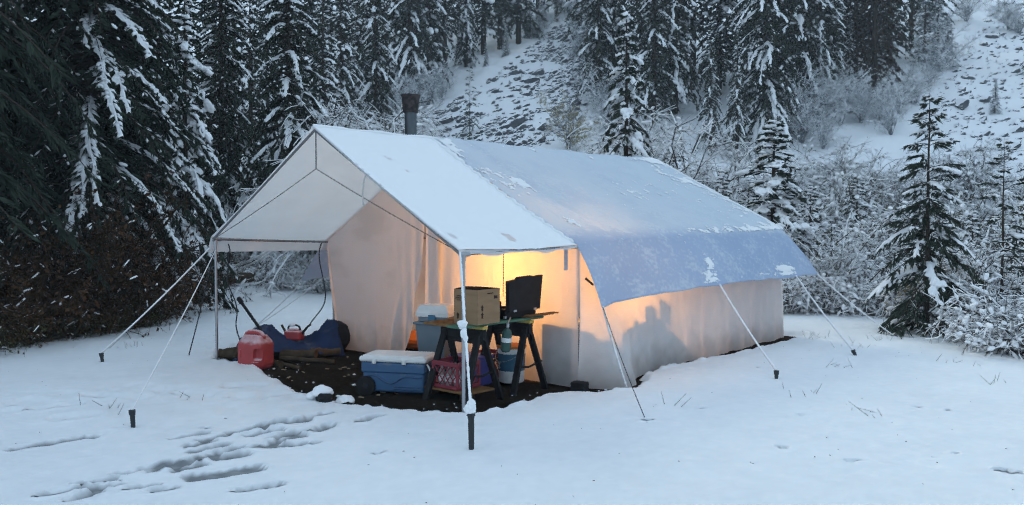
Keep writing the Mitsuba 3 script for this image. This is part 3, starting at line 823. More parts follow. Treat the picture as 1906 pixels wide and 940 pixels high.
# shelf board under the table that carries the crate
p = thing('shelf_board', 'pale edged board lying low under the table and carrying the red milk crate', 'board')
add(p, local(box((.82, .40, .018), (0, 0, 0), .004), tent_matrix(.74, .58, .105, .02)), 'm_wood', smooth=30)
for u_, v_ in ((1.02, .58), (.52, .58)):
    p = thing('wood_block', 'short wooden block under the %s end of the low shelf board' % ('left' if u_ > .8 else 'right'), 'wood block', 'blocks under the shelf board')
    add(p, local(box((.09, .14, .10), (0, 0, 0), .006), tent_matrix(u_, v_, .045, .2)), 'm_log', smooth=30)


def crate(label, u, v, z, turn, m, w=.33, d=.33, h=.27):
    t = thing('milk_crate', label, 'crate')
    Mc = tent_matrix(u, v, z, turn)
    add(t + '__bottom', local(box((w - .01, d - .01, .012), (0, 0, .008), .003), Mc), m)
    for ax in range(4):
        Ma = Mc @ trimesh.transformations.rotation_matrix(ax * math.pi / 2, [0, 0, 1])
        L, off = (w, d / 2) if ax % 2 == 0 else (d, w / 2)
        ps = [box((L, .016, .045), (0, -off + .008, h - .022), .004), box((L, .016, .035), (0, -off + .008, .02), .004)]
        for x_ in (-L / 2 + .012, L / 2 - .012):
            ps.append(box((.026, .018, h - .04), (x_, -off + .009, h / 2), .004))
        nn = 4
        cs = np.linspace(-L / 2 + .03, L / 2 - .03, nn + 1)
        for a_, b_ in zip(cs[:-1], cs[1:]):
            for z0_, z1_ in ((.04, h / 2), (h / 2, h - .045)):
                ps += [tube([(a_, -off + .008, z0_), (b_, -off + .008, z1_)], .006, 5), tube([(b_, -off + .008, z0_), (a_, -off + .008, z1_)], .006, 5)]
        add(t + '__side', local(cat(*ps), Ma), m, smooth=30)
    return Mc


Mc = crate('dark red plastic milk crate holding bottles on the low board beside the cooler', .67, .575, .116, .02, 'm_red_crate', .36)
for i, (x_, y_) in enumerate(((-.10, -.10), (.0, -.10), (.10, -.08), (-.06, .05), (.07, .06))):
    b_ = thing('bottle', ['clear bottle at the front left inside the dark red milk crate', 'clear bottle at the front middle inside the dark red milk crate', 'clear bottle at the front right inside the dark red milk crate', 'clear bottle at the back left inside the dark red milk crate', 'clear bottle at the back right inside the dark red milk crate'][i], 'bottle', 'bottles in the milk crate')
    add(b_ + '__body', local(place(lathe([(0, 0), (.036, 0), (.038, .01), (.038, .13), (.014, .18), (.013, .21), (0, .21)], 14), trimesh.transformations.translation_matrix([x_, y_, .016])), Mc), 'm_glass_bottle', smooth=40)
    add(b_ + '__label', local(place(lathe([(.0387, .05), (.0387, .11)], 14), trimesh.transformations.translation_matrix([x_, y_, .016])), Mc), 'm_white', smooth=40)
crate('second dark red crate behind the blue bin, against the tent wall', 1.06, 1.46, .02, 0, 'm_red_crate', .32, .32, .30)
# bins
bb = thing('storage_bin', 'purple blue plastic bin under the table behind the near sawhorse', 'bin')
Mb = tent_matrix(.94, 1.06, .02, .1)
add(bb + '__body', local(cat(box((.34, .30, .30), (0, 0, .16), .02), box((.37, .33, .035), (0, 0, .31), .012)), Mb), 'm_blue_bin', smooth=30)
gb = thing('storage_bin', 'blue grey plastic tote behind the cooler, carrying a small white cooler', 'bin')
Mb = tent_matrix(1.40, .98, .27, .35)
hull = trimesh.Trimesh(np.vstack([box((.36 + a, .30 + a, .001), (0, 0, z)).vertices for z, a in ((.0, -.06), (.40, .0))]), process=False).convex_hull
add(gb + '__body', local(hull, Mb), 'm_grey_bin', smooth=30)
add(gb + '__rim', local(box((.40, .34, .03), (0, 0, .395), .010), Mb), 'm_grey_bin', smooth=30)
ub = thing('storage_bin', 'dark bin mostly hidden behind the cooler, below the blue grey tote', 'bin')
add(ub, local(box((.44, .36, .27), (0, 0, .13), .02), tent_matrix(1.40, .98, .0, .35)), 'm_black', smooth=30)
sc = thing('small_cooler', 'small cooler with white lid and blue latch on the blue grey tote', 'cooler')
Mb = tent_matrix(1.36, .95, .682, .42)
add(sc + '__body', local(box((.34, .24, .09), (0, 0, .045), .015), Mb), 'm_grey_bin', smooth=30)
hull = trimesh.Trimesh(np.vstack([box((.37 + a, .27 + a, .001), (0, 0, z)).vertices for z, a in ((.06, 0), (.10, .01), (.175, -.05), (.185, -.08))]), process=False).convex_hull
add(sc + '__lid', local(hull, Mb), 'm_white', smooth=30)
add(sc + '__latch', local(box((.085, .02, .075), (.0, -.132, .045), .006), Mb), 'm_label_blue', smooth=30)
# cardboard box
cb = thing('cardboard_box', 'brown cardboard box standing on the near end of the board table', 'box')
Mb = tent_matrix(.40, .60, TZ + .002, .06)
bw, bd, bh = .30, .33, .335
wall = []
for cx_, cy_, sx_, sy_ in ((0, -bd / 2, bw, .006), (0, bd / 2, bw, .006), (-bw / 2, 0, .006, bd), (bw / 2, 0, .006, bd)):
    wall.append(box((sx_, sy_, bh), (cx_, cy_, bh / 2 + .001)))
add(cb + '__carton', local(cat(*wall, box((bw - .01, bd - .01, .006), (0, 0, .006))), Mb), 'm_card')
for k_, (y0_, y1_) in enumerate(((-bd / 2 + .002, -.004), (.004, bd / 2 - .002))):
    P = np.array([[(-bw / 2 + .004, y0_, bh - .001 + (.0 if k_ == 0 else .012)), (-bw / 2 + .004, y1_, bh + (.012 if k_ == 0 else .0))], [(bw / 2 - .004, y0_, bh - .001 + (.0 if k_ == 0 else .012)), (bw / 2 - .004, y1_, bh + (.012 if k_ == 0 else .0))]])
    fl = sheet(P)
    f2 = fl.copy()
    f2.vertices[:, 2] += .004
    add(cb + '__flap', local(cat(fl, f2), Mb), 'm_card_dark')


def glyph(pts):
    return trimesh.creation.extrude_polygon(shapely.Polygon(pts), .0012, engine='earcut')


arrow = glyph([(-.012, 0), (.012, 0), (.012, .035), (.022, .035), (0, .06), (-.022, .035), (-.012, .035)])
Rx = trimesh.transformations.rotation_matrix(math.pi / 2, [1, 0, 0])
Rz = trimesh.transformations.rotation_matrix(math.pi / 2, [0, 0, 1])
pr = []
a1 = place(arrow, Rx)
for x_, z_ in ((-.10, .05),):
    pr.append(place(a1, trimesh.transformations.translation_matrix([x_, -bd / 2 - .0035, z_])))
a2 = place(a1, Rz)
pr.append(place(a2, trimesh.transformations.translation_matrix([bw / 2 + .0035, -.10, .06])))
pr.append(place(a2, trimesh.transformations.translation_matrix([bw / 2 + .0035, -.10, .13])))
for (x_, z_, w_, h_) in ((-.08, .25, .10, .012), (-.08, .27, .07, .010), (-.075, .23, .08, .008)):
    pr.append(box((w_, .001, h_), (x_, -bd / 2 - .0037, z_)))
for (y_, z_, w_, h_) in ((.02, .295, .09, .010), (.10, .255, .05, .03)):
    pr.append(box((.001, w_, h_), (bw / 2 + .0037, y_, z_)))
add(cb + '__printing', local(cat(*pr), Mb), 'm_card_dark')
# camp stove, seen from behind its raised lid
cs_ = thing('camp_stove', 'black folding camp stove with its lid standing open on the far end of the table', 'camp stove')
Mb = tent_matrix(.52, 1.20, TZ + .002, .0)      # x to the right, y along the table
add(cs_ + '__case', local(box((.30, .47, .095), (0.02, 0, .050), .012), Mb), 'm_black', smooth=30)
prof = shapely.Polygon([(-.225, .0), (-.25, .30), (-.12, .315), (-.10, .335), (.09, .345), (.10, .328), (.255, .345), (.235, .0)])
lid = trimesh.creation.extrude_polygon(prof.buffer(.006), .05, engine='earcut')
Ml = np.eye(4)
Ml[:3, 0], Ml[:3, 1], Ml[:3, 2] = [0, 1, 0], [0.06, 0, .998], [1, 0, 0]
Ml[:3, 3] = [.165, 0, .085]
add(cs_ + '__lid', local(lid, Mb @ Ml), 'm_black', smooth=30)
for y_ in (-.15, .16):
    add(cs_ + '__hinge', local(box((.012, .045, .022), (.218, y_, .085), .003), Mb), 'm_steel', smooth=30)
for y_ in (-.11, .11):
    add(cs_ + '__burner', local(tube([(-.02, y_, .096), (-.02, y_, .112)], .06, 20), Mb), 'm_black', smooth=40)
add(cs_ + '__knob', local(cat(tube([(.172, -.26, .05), (.172, -.235, .05)], .018, 12), box((.03, .04, .17), (.10, -.262, .10), .006)), Mb), 'm_black', smooth=40)
add(cs_ + '__clip', local(box((.03, .02, .03), (.17, -.252, .025), .004), Mb), 'm_steel', smooth=30)
# fuel bottle hanging from the stove beside the table
pb = thing('fuel_bottle', 'green fuel bottle with a pale band hanging beside the table below the stove', 'fuel bottle')
Mp = tent_matrix(.245, .84, .0)
Mp = Mp @ trimesh.transformations.translation_matrix([0, 0, .48]) @ trimesh.transformations.rotation_matrix(.12, [0, 1, 0])
add(pb + '__body', local(lathe([(0, 0), (.035, .0), (.047, .012), (.05, .05), (.05, .19), (.04, .215), (.018, .232), (.014, .25), (0, .25)], 24), Mp), 'm_teal', smooth=40)
add(pb + '__band', local(lathe([(.0508, .10), (.0508, .145)], 24), Mp), 'm_print', smooth=40)
add(pb + '__valve', local(cat(tube([(0, 0, .248), (0, 0, .285)], .017, 12), tube([(0, 0, .28), (-.06, .10, .325)], .007, 8)), Mp), 'm_steel', smooth=40)
# paint bucket
bk = thing('bucket', 'white plastic bucket with a blue printed band under the table at the tent wall', 'bucket')
Mp = tent_matrix(.73, 1.47, .03, 0)
add(bk + '__pail', local(lathe([(0, .004), (.130, .0), (.138, .01), (.152, .365), (.158, .368), (.158, .385), (.147, .385), (.147, .36), (.128, .02), (0, .02)], 40), Mp), 'm_white', smooth=35)
add(bk + '__lid', local(lathe([(.160, .372), (.163, .378), (.163, .398), (.150, .402), (.02, .395), (0, .395)], 40), Mp), 'm_orange', smooth=35)  # orange put into the lid colour for the lantern light on the rim
add(bk + '__band', local(lathe([(.1432, .13), (.1508, .315)], 40), Mp), 'm_label_blue', smooth=35)
add(bk + '__bail', local(tube(curve([(-.155, 0, .36), (-.12, -.13, .27), (0, -.185, .235), (.12, -.13, .27), (.155, 0, .36)], 30), .003, 6), Mp), 'm_steel', smooth=True)
tx = meshkit.text_mesh('CLUI', .062, .0015, True)
tv = np.array(tx.vertices)
ang = (tv[:, 0] - tv[:, 0].max() / 2) / .15 - .92
rad = .1495 + tv[:, 2]
tx2 = trimesh.Trimesh(np.stack([rad * np.sin(ang), -rad * np.cos(ang), .155 + tv[:, 1]], 1), tx.faces, process=False)
add(bk + '__lettering', local(tx2, Mp), 'm_print')
# big gas can
gc = thing('gas_can', 'large red plastic gas can dusted with snow at the left front of the porch', 'gas can')
M = gM(-3.075, 9.72, -.42, .0)
body = box((.375, .30, .375), (0, 0, .19), .085, seg=3)
body = trimesh.Trimesh(np.vstack([body.vertices, box((.27, .17, .06), (0, 0, .385), .028).vertices]), process=False).convex_hull
hole = trimesh.creation.cylinder(radius=.042, height=.5, sections=24)
hole.apply_transform(trimesh.transformations.rotation_matrix(math.pi / 2, [1, 0, 0]))
hole.apply_scale([1.35, 1, .6])
hole.apply_translation([.0, 0, .365])
side_dent = box((.14, .14, .14), (.16, -.16, .20), .03)
body = trimesh.boolean.difference([body, side_dent], engine='manifold')
body = body.subdivide_to_size(.02) if False else body
add(gc + '__tank', local(body, M), 'm_red', smooth=35)
hd = cat(tube(curve([(-.13, -.01, .375), (-.11, -.01, .425), (-.03, -.01, .447), (.05, -.01, .445), (.11, -.01, .42), (.125, -.01, .375)], 24), .030, 12))
add(gc + '__handle', local(hd, M), 'm_red', smooth=True)
add(gc + '__rib', local(cat(box((.10, .02, .018), (.12, -.145, .105), .006), box((.018, .02, .10), (-.1, -.15, .2), .006)), M), 'm_red', smooth=35)
add(gc + '__cap', local(tube([(-.145, .06, .345), (-.155, .06, .41)], .032, 16), M), 'm_black', smooth=40)
# dark tarp over a heap of gear
tp = thing('tarp', 'crumpled dark blue tarp thrown over a heap of gear beside the tent wall', 'tarp')
A0, B0 = np.array([-3.62, 10.60, 0]), np.array([-2.33, 11.00, 0])
e1 = (B0 - A0) / np.linalg.norm(B0 - A0)
e2 = np.array([-e1[1], e1[0], 0])
L0 = np.linalg.norm(B0 - A0)
a, b = np.meshgrid(np.linspace(-.02, 1.02, 60), np.linspace(-.42, .42, 36), indexing='ij')
top = np.interp(a, [-.02, .05, .18, .30, .42, .55, .68, .80, .88, .97, 1.02], [.05, .26, .42, .44, .30, .22, .22, .36, .46, .44, .10])
low = np.interp(a, [0, .1, .3, .6, .9, 1.0], [.03, .15, .18, .17, .05, .03])
cross = np.clip(1 - (np.abs(b) / .42) ** 2.2, 0, 1)
hgt = low * (b < 0) * .6 + (top - low * (b < 0) * .6) * cross
cr = nz(a * 2.2 + b * .8, b * 1.5, 4.0, 5, 4) - .5
fold = np.abs(np.sin((a * 9 + b * 6 + 4 * nz(a, b, 3, 8)) * 1.2))
cr2 = nz(a * 2.2 - b, b * 1.5 + a, 11.0, 6, 3) - .5
hgt = np.maximum(hgt + .17 * cr * cross - .07 * fold * cross + .10 * cr2 * cross - .05 * np.abs(cr2) * cross, .01)
P = A0 + a[..., None] * L0 * e1 + (b + .08 * cr)[..., None] * e2 + hgt[..., None] * np.array([0, 0, 1])
add(tp, sheet(P), 'm_tarp', smooth=35)
bg = thing('duffel_bag', 'rounded black bag at the right end of the blue tarp, against the tent wall', 'bag')
add(bg, blob(np.random.default_rng(3), (.16, .26, .21), (-2.38, 11.08, .20), 4, .10), 'm_black', smooth=True)
# small red can on the tarp
gs = thing('gas_can', 'small red gas can with black handle sitting on the blue tarp', 'gas can')
M = gM(-2.88, 10.73, -.3, .20)
add(gs + '__tank', local(cat(box((.24, .15, .13), (0, 0, .07), .03), box((.16, .10, .04), (0, 0, .135), .018)), M), 'm_red', smooth=35)
add(gs + '__handle', local(tube(curve([(-.085, 0, .13), (-.08, 0, .185), (-.04, 0, .20), (.04, 0, .20), (.075, 0, .18), (.08, 0, .13)], 24), .012, 8), M), 'm_black', smooth=True)
add(gs + '__spout', local(tube([(.11, 0, .09), (.19, .02, .19), (.235, .02, .215)], [.018, .014, .012], 10), M), 'm_black', smooth=40)
add(gs + '__snow', local(blob(np.random.default_rng(4), (.05, .04, .025), (-.03, 0, .205), 3, .2), M), 'm_snow', smooth=True)
# black handled tool leaning out of the heap
tl = thing('axe_handle', 'long black tool handle leaning up out of the heap behind the gas can', 'tool')
p, q = np.array([-3.05, 10.45, .10]), np.array([-3.63, 10.80, .74])
add(tl + '__shaft', tube(line(p, q), .020, 10), 'm_black', smooth=40)
add(tl + '__grip', tube([q - (q - p) * .07, q + (q - p) * .02], .032, 12), 'm_black', smooth=40)
tl = thing('stick', 'short dark stick poking out of the top of the blue tarp', 'stick')
add(tl, tube(line((-2.97, 10.80, .22), (-3.08, 10.84, .39)), .016, 8), 'm_log', smooth=40)
# logs and split wood round the heap
rng = np.random.default_rng(21)
logs = [((-3.78, 10.42, .07), (-3.45, 10.28, .08), .075, 'short dark log at the left of the large gas can'),
        ((-3.00, 10.02, .05), (-2.52, 9.62, .03), .026, 'thin pole on the bare earth right of the large gas can, pointing forward'),
        ((-2.92, 10.22, .05), (-2.2, 10.05, .03), .03, 'long dark stick lying on the bare earth in front of the tarp'),
        ((-2.98, 10.40, .07), (-2.52, 10.42, .07), .06, 'split log lying under the front edge of the blue tarp, left one'),
        ((-2.62, 10.55, .07), (-2.25, 10.62, .07), .055, 'split log lying under the front edge of the blue tarp, right one'),
        ((-3.02, 10.1, .04), (-2.78, 9.75, .03), .03, 'short stick at the right foot of the large gas can')]
for a, b, r, lab in logs:
    n = 9
    P = line(a, b, n)
    P[1:-1] += rng.normal(0, r * .12, (n - 2, 3))
    add(thing('log', lab, 'log'), tube(P, r * (1 + .12 * rng.normal(size=n)), 9), 'm_log', smooth=50)
# stones with snow in front of the porch
for x_, y_, r, lab in ((-1.80, 7.70, .075, 'dark stone under a cap of snow in front of the porch, left of the pair'), (-1.59, 7.74, .065, 'dark stone under a cap of snow in front of the porch, right of the pair')):
    t = thing('rock', lab, 'rock')
    z = gz1(x_, y_)
    add(t + '__stone', blob(rng, (r * 1.1, r * .9, r * .75), (x_ + .015, y_ - .02, z + .0), 3, .25), 'm_black', smooth=30)
    add(t + '__snow_cap', cat(blob(rng, (r * 1.35, r * 1.2, r * .85), (x_ - .015, y_ + .035, z + r * .62), 3, .35), blob(rng, (r * .6, r * .6, r * .5), (x_ - .12, y_ + .02, z + r * .2), 2, .2)), 'm_snow', smooth=True)
bl = thing('block', 'small black block at the foot of the tent front corner', 'block')
add(bl, local(box((.16, .12, .11), (0, 0, .06), .012), tent_matrix(-.10, 1.60, .0, .2)), 'm_black', smooth=30)

# ---------------------------------------------------------------- inside the tent
ln = thing('camp_lantern', 'lit lantern hanging inside the tent near the front wall, its glow seen through the canvas', 'lantern')
LU, LV, LZ = .98, PP + .80, 1.24
lp = tent(LU, LV, LZ)
s = trimesh.creation.icosphere(subdivisions=2, radius=.085)
s.apply_translation(lp)
add(ln + '__globe', s, 'm_white', smooth=True, emitter={'type': 'area', 'radiance': rgb(LANTERN * 1.0, LANTERN * .42, LANTERN * .085)})
add(ln + '__base', tube([lp - [0, 0, .24], lp - [0, 0, .23], lp - [0, 0, .12], lp - [0, 0, .10]], [.05, .06, .06, .03], 16), 'm_green', smooth=40)
add(ln + '__hood', tube([lp + [0, 0, .10], lp + [0, 0, .11], lp + [0, 0, .13]], [.075, .07, .03], 20), 'm_green', smooth=40)
add(ln + '__bail', tube(line(lp + [0, 0, .12], tent(LU, LV, 2.05)), .003, 5), 'm_steel')
gp = thing('gear_pile', 'pile of gear seen as a dark silhouette through the right tent wall', 'gear')
prof = shapely.Polygon([(-.10, .0), (-.10, .60), (.0, .66), (.22, .70), (.34, .64), (.42, .70), (1.22, .715), (1.62, .44), (1.86, .18), (1.9, 0)])
gm = trimesh.creation.extrude_polygon(prof, .34, engine='earcut')
Ml = np.eye(4)
Ml[:3, 0], Ml[:3, 1], Ml[:3, 2], Ml[:3, 3] = BX, [0, 0, 1], AX, tent(.10, PP + .22, .0)
add(gp, place(gm, Ml), 'm_tarp')
gp = thing('gear_box', 'box inside the right front tent corner, seen only as a silhouette through the front wall', 'box')
add(gp, local(box((.46, .22, .69), (0, 0, .35), .02), tent_matrix(.30, PP + .17, 0)), 'm_grey_bin', smooth=30)
for lab, v_, w_, h_ in (('square pot on the gear pile, a small silhouette through the right tent wall', .98, .14, .17), ('slim bottle on the gear pile, a thin silhouette through the right tent wall', 1.17, .03, .22),
                        ('second slim bottle on the gear pile, rightmost thin silhouette through the tent wall', 1.27, .035, .18), ('low cup on the gear pile, leftmost small silhouette through the side wall', .72, .09, .07)):
    t = thing('camp_kitchenware', lab, 'kitchenware')
    add(t, local(box((.12, w_, h_), (0, 0, h_ / 2), .01), tent_matrix(.22, PP + .22 + v_, .714)), 'm_black', smooth=30)
ob = thing('sleeping_bag', 'orange bundle on the tent floor, glimpsed through the door slit', 'sleeping bag')  # lump added for the orange low in the door slit
add(ob, blob(np.random.default_rng(9), (.42, .30, .14), tent(3.15, PP + .75, .15), 4, .12), 'm_orange', smooth=True)
# ---------------------------------------------------------------- trees and shrubs
def blades(b, t, w, nrm):
    """Diamond shaped flat sprays from b to t, w wide; nrm lies roughly along each one's normal."""
    d = t - b
    side = np.cross(d, nrm)
    side /= np.linalg.norm(side, axis=1, keepdims=True) + 1e-9
    m = b + d * .45
    V = np.stack([b, m + side * w[:, None] / 2, t, m - side * w[:, None] / 2], 1).reshape(-1, 3)
    k = np.arange(len(b))[:, None] * 4
    return trimesh.Trimesh(V, np.vstack([k + [0, 1, 2], k + [0, 2, 3]]), process=False)


def lenses(b, t, w, h):
    """Small pillows of snow lying along b to t."""
    d = t - b
    side = np.cross(d, [0, 0, 1.0])
    n = np.linalg.norm(side, axis=1, keepdims=True)
    side = np.where(n > 1e-4, side / np.maximum(n, 1e-9), [1.0, 0, 0])
    up = np.cross(side, d)
    up /= np.linalg.norm(up, axis=1, keepdims=True) + 1e-9
    m = b + d * .5
    w, h = w[:, None], h[:, None]
    V = np.stack([b, m + side * w / 2, t, m - side * w / 2, m + up * h, m - up * h * .15], 1).reshape(-1, 3)
    k = np.arange(len(b))[:, None] * 6
    F = np.vstack([k + f for f in ([0, 1, 4], [1, 2, 4], [2, 3, 4], [3, 0, 4], [1, 0, 5], [2, 1, 5], [3, 2, 5], [0, 3, 5])])
    return trimesh.Trimesh(V, F, process=False)


ICO1, ICO2 = trimesh.creation.icosphere(subdivisions=1), trimesh.creation.icosphere(subdivisions=2)


def clumps(rng, c, a, l, h, d, fine=False):
    """Rounded lumps of snow: centre, long axis direction d, half sizes along, across and up."""
    ico = ICO2 if fine else ICO1
    s = np.cross(d, [0, 0, 1.0])
    s /= np.linalg.norm(s, axis=1, keepdims=True) + 1e-9
    u = np.cross(s, d)
    v = ico.vertices
    n, k = len(c), len(v)
    off = rng.uniform(0, 60, (n, 1, 3))
    jit = 1 + .55 * (meshkit.noise(v[None] * 1.9 + off) - .5) + .35 * (meshkit.noise(v[None] * 4.1 + off) - .5)
    vv = v[None] * jit[..., None]
    P = c[:, None] + vv[..., :1] * (d * a[:, None])[:, None] + vv[..., 1:2] * (s * l[:, None])[:, None] + vv[..., 2:] * (u * h[:, None])[:, None]
    F = ico.faces[None] + (np.arange(n) * k)[:, None, None]
    return trimesh.Trimesh(P.reshape(-1, 3), F.reshape(-1, 3), process=False)


def prisms(p0, p1, r0, r1, k=4):
    d = p1 - p0
    d = d / (np.linalg.norm(d, axis=1, keepdims=True) + 1e-9)
    ref = np.where(np.abs(d[:, 2:]) < .9, [[0, 0, 1.0]], [[1.0, 0, 0]])
    x = np.cross(d, ref)
    x /= np.linalg.norm(x, axis=1, keepdims=True) + 1e-9
    y = np.cross(d, x)
    a = np.arange(k) * 2 * np.pi / k
    ring = np.cos(a)[None, :, None] * x[:, None] + np.sin(a)[None, :, None] * y[:, None]
    V = np.concatenate([p0[:, None] + ring * r0[:, None, None], p1[:, None] + ring * r1[:, None, None]], 1).reshape(-1, 3)
    j = np.arange(k)
    f = np.vstack([np.stack([j, (j + 1) % k, (j + 1) % k + k], 1), np.stack([j, (j + 1) % k + k, j + k], 1)])
    F = (np.arange(len(p0)) * 2 * k)[:, None, None] + f[None]
    return trimesh.Trimesh(V, F.reshape(-1, 3), process=False)


def conifer(seed, H, R, z0=.5, per_m=9, up=.25, droop=.75, shape=.8, twigs=16, tw=.34, blade=.07, snow=.5, lumps=.35, lump=1.0, flat=1.0, side=None, trunk_r=None, gap=0.0, fine=False, k_bl=3, laden=None, pad=1.0):
    """(trunk, crown, snow): boughs round a trunk, each with side twigs of needle sprays, and snow lying on the boughs."""
    rng = np.random.default_rng(seed)
    tr = trunk_r or H * .0125 + .02
    zz = np.linspace(-.3, H, 12)
    sway = np.cumsum(rng.normal(0, .012 * H / 12, (12, 2)), 0)
    trunk = tube(np.column_stack([sway, zz]), tr * (1 - .93 * np.clip(zz / H, 0, 1)), 8)
    B, Tp, Wd, Nn, sb, st, sw, sh = ([] for _ in range(8))
    cc, ca, cl, ch, cd, stem = ([] for _ in range(6))
    pads = []
    n = int((H - z0) * per_m)
    az = rng.uniform(0, 6.28)
    for i in range(n):
        h = z0 + (H - z0) * (1 - ((i + rng.uniform()) / n)) ** 1.02 * .985
        t = (H - h) / (H - z0)
        az += 2.4 + rng.normal(0, .35)
        if gap and rng.uniform() < gap:
            continue
        L = R * (t ** shape) * rng.uniform(.62, 1.12) + .03 * R
        c, s = math.cos(az), math.sin(az)
        dirr = np.array([c, s, 0.0])
        lat = np.array([-s, c, 0.0])
        q = np.linspace(0, 1, 7)
        a1 = up * (1 - 1.3 * t) + rng.normal(0, .10)
        a2 = droop * (.35 + .65 * t) * rng.uniform(.7, 1.2)
        bend = rng.normal(0, .10)
        sp = np.outer(q, dirr) * L * (1 - .12 * a2 * q[:, None]) + np.outer(q ** 2 * bend * L, lat)
        sp[:, 2] += L * (a1 * q - a2 * q ** 2)
        sp += [np.interp(h, zz, sway[:, 0]), np.interp(h, zz, sway[:, 1]), h]
        stem.append(np.hstack([sp[:-1], sp[1:], (tr * .30 * (1 - t * .3) * (1.05 - q[:-1]))[:, None] * min(1, L), (tr * .30 * (1.05 - q[1:]))[:, None] * min(1, L)]))
        m = max(5, int(twigs * (.35 + .65 * t)))
        sj = np.sort(rng.uniform(.10, 1.0, m)) ** .85
        base = np.stack([np.interp(sj, q, sp[:, j]) for j in range(3)], 1)
        tan = np.stack([np.interp(np.clip(sj + .05, 0, 1), q, sp[:, j]) - np.interp(np.clip(sj - .05, 0, 1), q, sp[:, j]) for j in range(3)], 1)
        tan /= np.linalg.norm(tan, axis=1, keepdims=True) + 1e-9
        sg = np.where(rng.uniform(size=m) < .5, 1, -1)[:, None]
        tl = tw * (R ** .5) * (.35 + L / R * .65) * (1.15 - .75 * sj) * rng.uniform(.6, 1.25, m)
        dv = tan * .75 + sg * lat * rng.uniform(.35, 1.0, (m, 1)) + np.array([0, 0, -1.0]) * rng.uniform(.02, .55, (m, 1)) * flat
        dv /= np.linalg.norm(dv, axis=1, keepdims=True)
        tip = base + dv * tl[:, None]
        for k in range(k_bl):
            f0, f1 = rng.uniform(-.05, .35, m)[:, None], rng.uniform(.65, 1.1, m)[:, None]
            j = rng.normal(0, .16, (m, 3)) * tl[:, None] * .6
            B.append(base + dv * tl[:, None] * f0)
            Tp.append(base + dv * tl[:, None] * f1 + j)
            Wd.append(blade * rng.uniform(.6, 1.4, m) * (.5 + .5 * tl / tl.max()))
            Nn.append(np.array([0, 0, 1.0]) + rng.normal(0, .75, (m, 3)))
        lit = 1.0 if side is None else float(np.clip(-.05 + 1.1 * (c * side[0] + s * side[1]), 0, 1))
        load = 1.0
        if laden is not None:          # some boughs carry a full layer of snow, the others hardly any
            full = rng.uniform() < laden * (lit if side is not None else 1)
            load = 1.0 if full else .12
        sn = snow * load if laden is not None else snow * lit
        on = rng.uniform(size=m) < sn
        wide = 1.7 if laden is not None and load == 1.0 else 1.0
        if on.any():
            sb.append(base[on] + [0, 0, .015])
            st.append((base + dv * (tl * rng.uniform(.45, .80, m))[:, None])[on] + [0, 0, .012])
            sw.append((wide * blade * rng.uniform(.55, 1.25, m))[on])
            sh.append((wide * blade * rng.uniform(.25, .55, m))[on])
        if laden is not None and load == 1.0 and L > .12 * R:      # the pad of snow that lies along the bough
            ps, pc = np.meshgrid(np.linspace(.18, 1.02, 22 if fine else 11), np.linspace(-1, 1, 7 if fine else 6), indexing='ij')
            wv = tw * (R ** .5) * (.35 + L / R * .65) * (1.15 - .75 * np.clip(ps, 0, 1)) * .52
            ph = rng.uniform(0, 60, 3)
            n1 = meshkit.noise(np.stack([ps * (22 if L > 1.5 else 10), pc * 2.6, 0 * ps], -1) + ph)
            n2 = meshkit.noise(np.stack([ps * (10 if L > 1.5 else 5), 0 * ps, pc * .6], -1) + ph)
            wv = wv * pad * (.25 + 1.15 * n1) * np.clip(n2 * 3.2 - .85, 0, 1)
            C = np.stack([np.interp(ps, q, sp[:, j]) for j in range(3)], -1)
            C = C + lat * (pc * wv)[..., None]
            C[..., 2] += (.20 * wv.max() * (1 - pc ** 2) + .012) * (.5 + n1) - .42 * np.abs(pc) ** 1.5 * wv
            pads.append(sheet(C))
        nl = rng.poisson(lumps * lit * load * (1.2 + 2.6 * L / R))
        for _ in range(nl):
            x0 = rng.uniform(.30, .95)
            big = rng.uniform(.7, 1.3)
            for _k in range(rng.integers(2, 5)):
                x = np.clip(x0 + rng.normal(0, .07), .1, 1)
                p = np.array([np.interp(x, q, sp[:, j]) for j in range(3)])
                d = np.array([np.interp(min(1, x + .1), q, sp[:, j]) - np.interp(x - .1, q, sp[:, j]) for j in range(3)]) + rng.normal(0, .25, 3) * L * .1
                d /= np.linalg.norm(d)
                sz = lump * blade * big * rng.uniform(.35, .95) * (.6 + .5 * L / R)
                off = rng.normal(0, .07 * L + .4 * sz)
                cc.append(p + lat * off + [0, 0, sz * .3 - abs(off) * .35])
                ca.append(sz * rng.uniform(1.0, 2.1)); cl.append(sz * rng.uniform(.75, 1.3)); ch.append(sz * rng.uniform(.45, .8)); cd.append(d)
    st_ = np.vstack(stem)
    branches = prisms(st_[:, :3], st_[:, 3:6], st_[:, 6] + .003, st_[:, 7] + .002, 3)
    crown = blades(np.vstack(B), np.vstack(Tp), np.concatenate(Wd), np.vstack(Nn))
    parts = list(pads)
    if sb:
        parts.append(lenses(np.vstack(sb), np.vstack(st), np.concatenate(sw), np.concatenate(sh)))
    if cc:
        parts.append(clumps(rng, np.array(cc), np.array(ca), np.array(cl), np.array(ch), np.array(cd), fine))
    return cat(trunk, branches), crown, cat(*parts) if parts else None


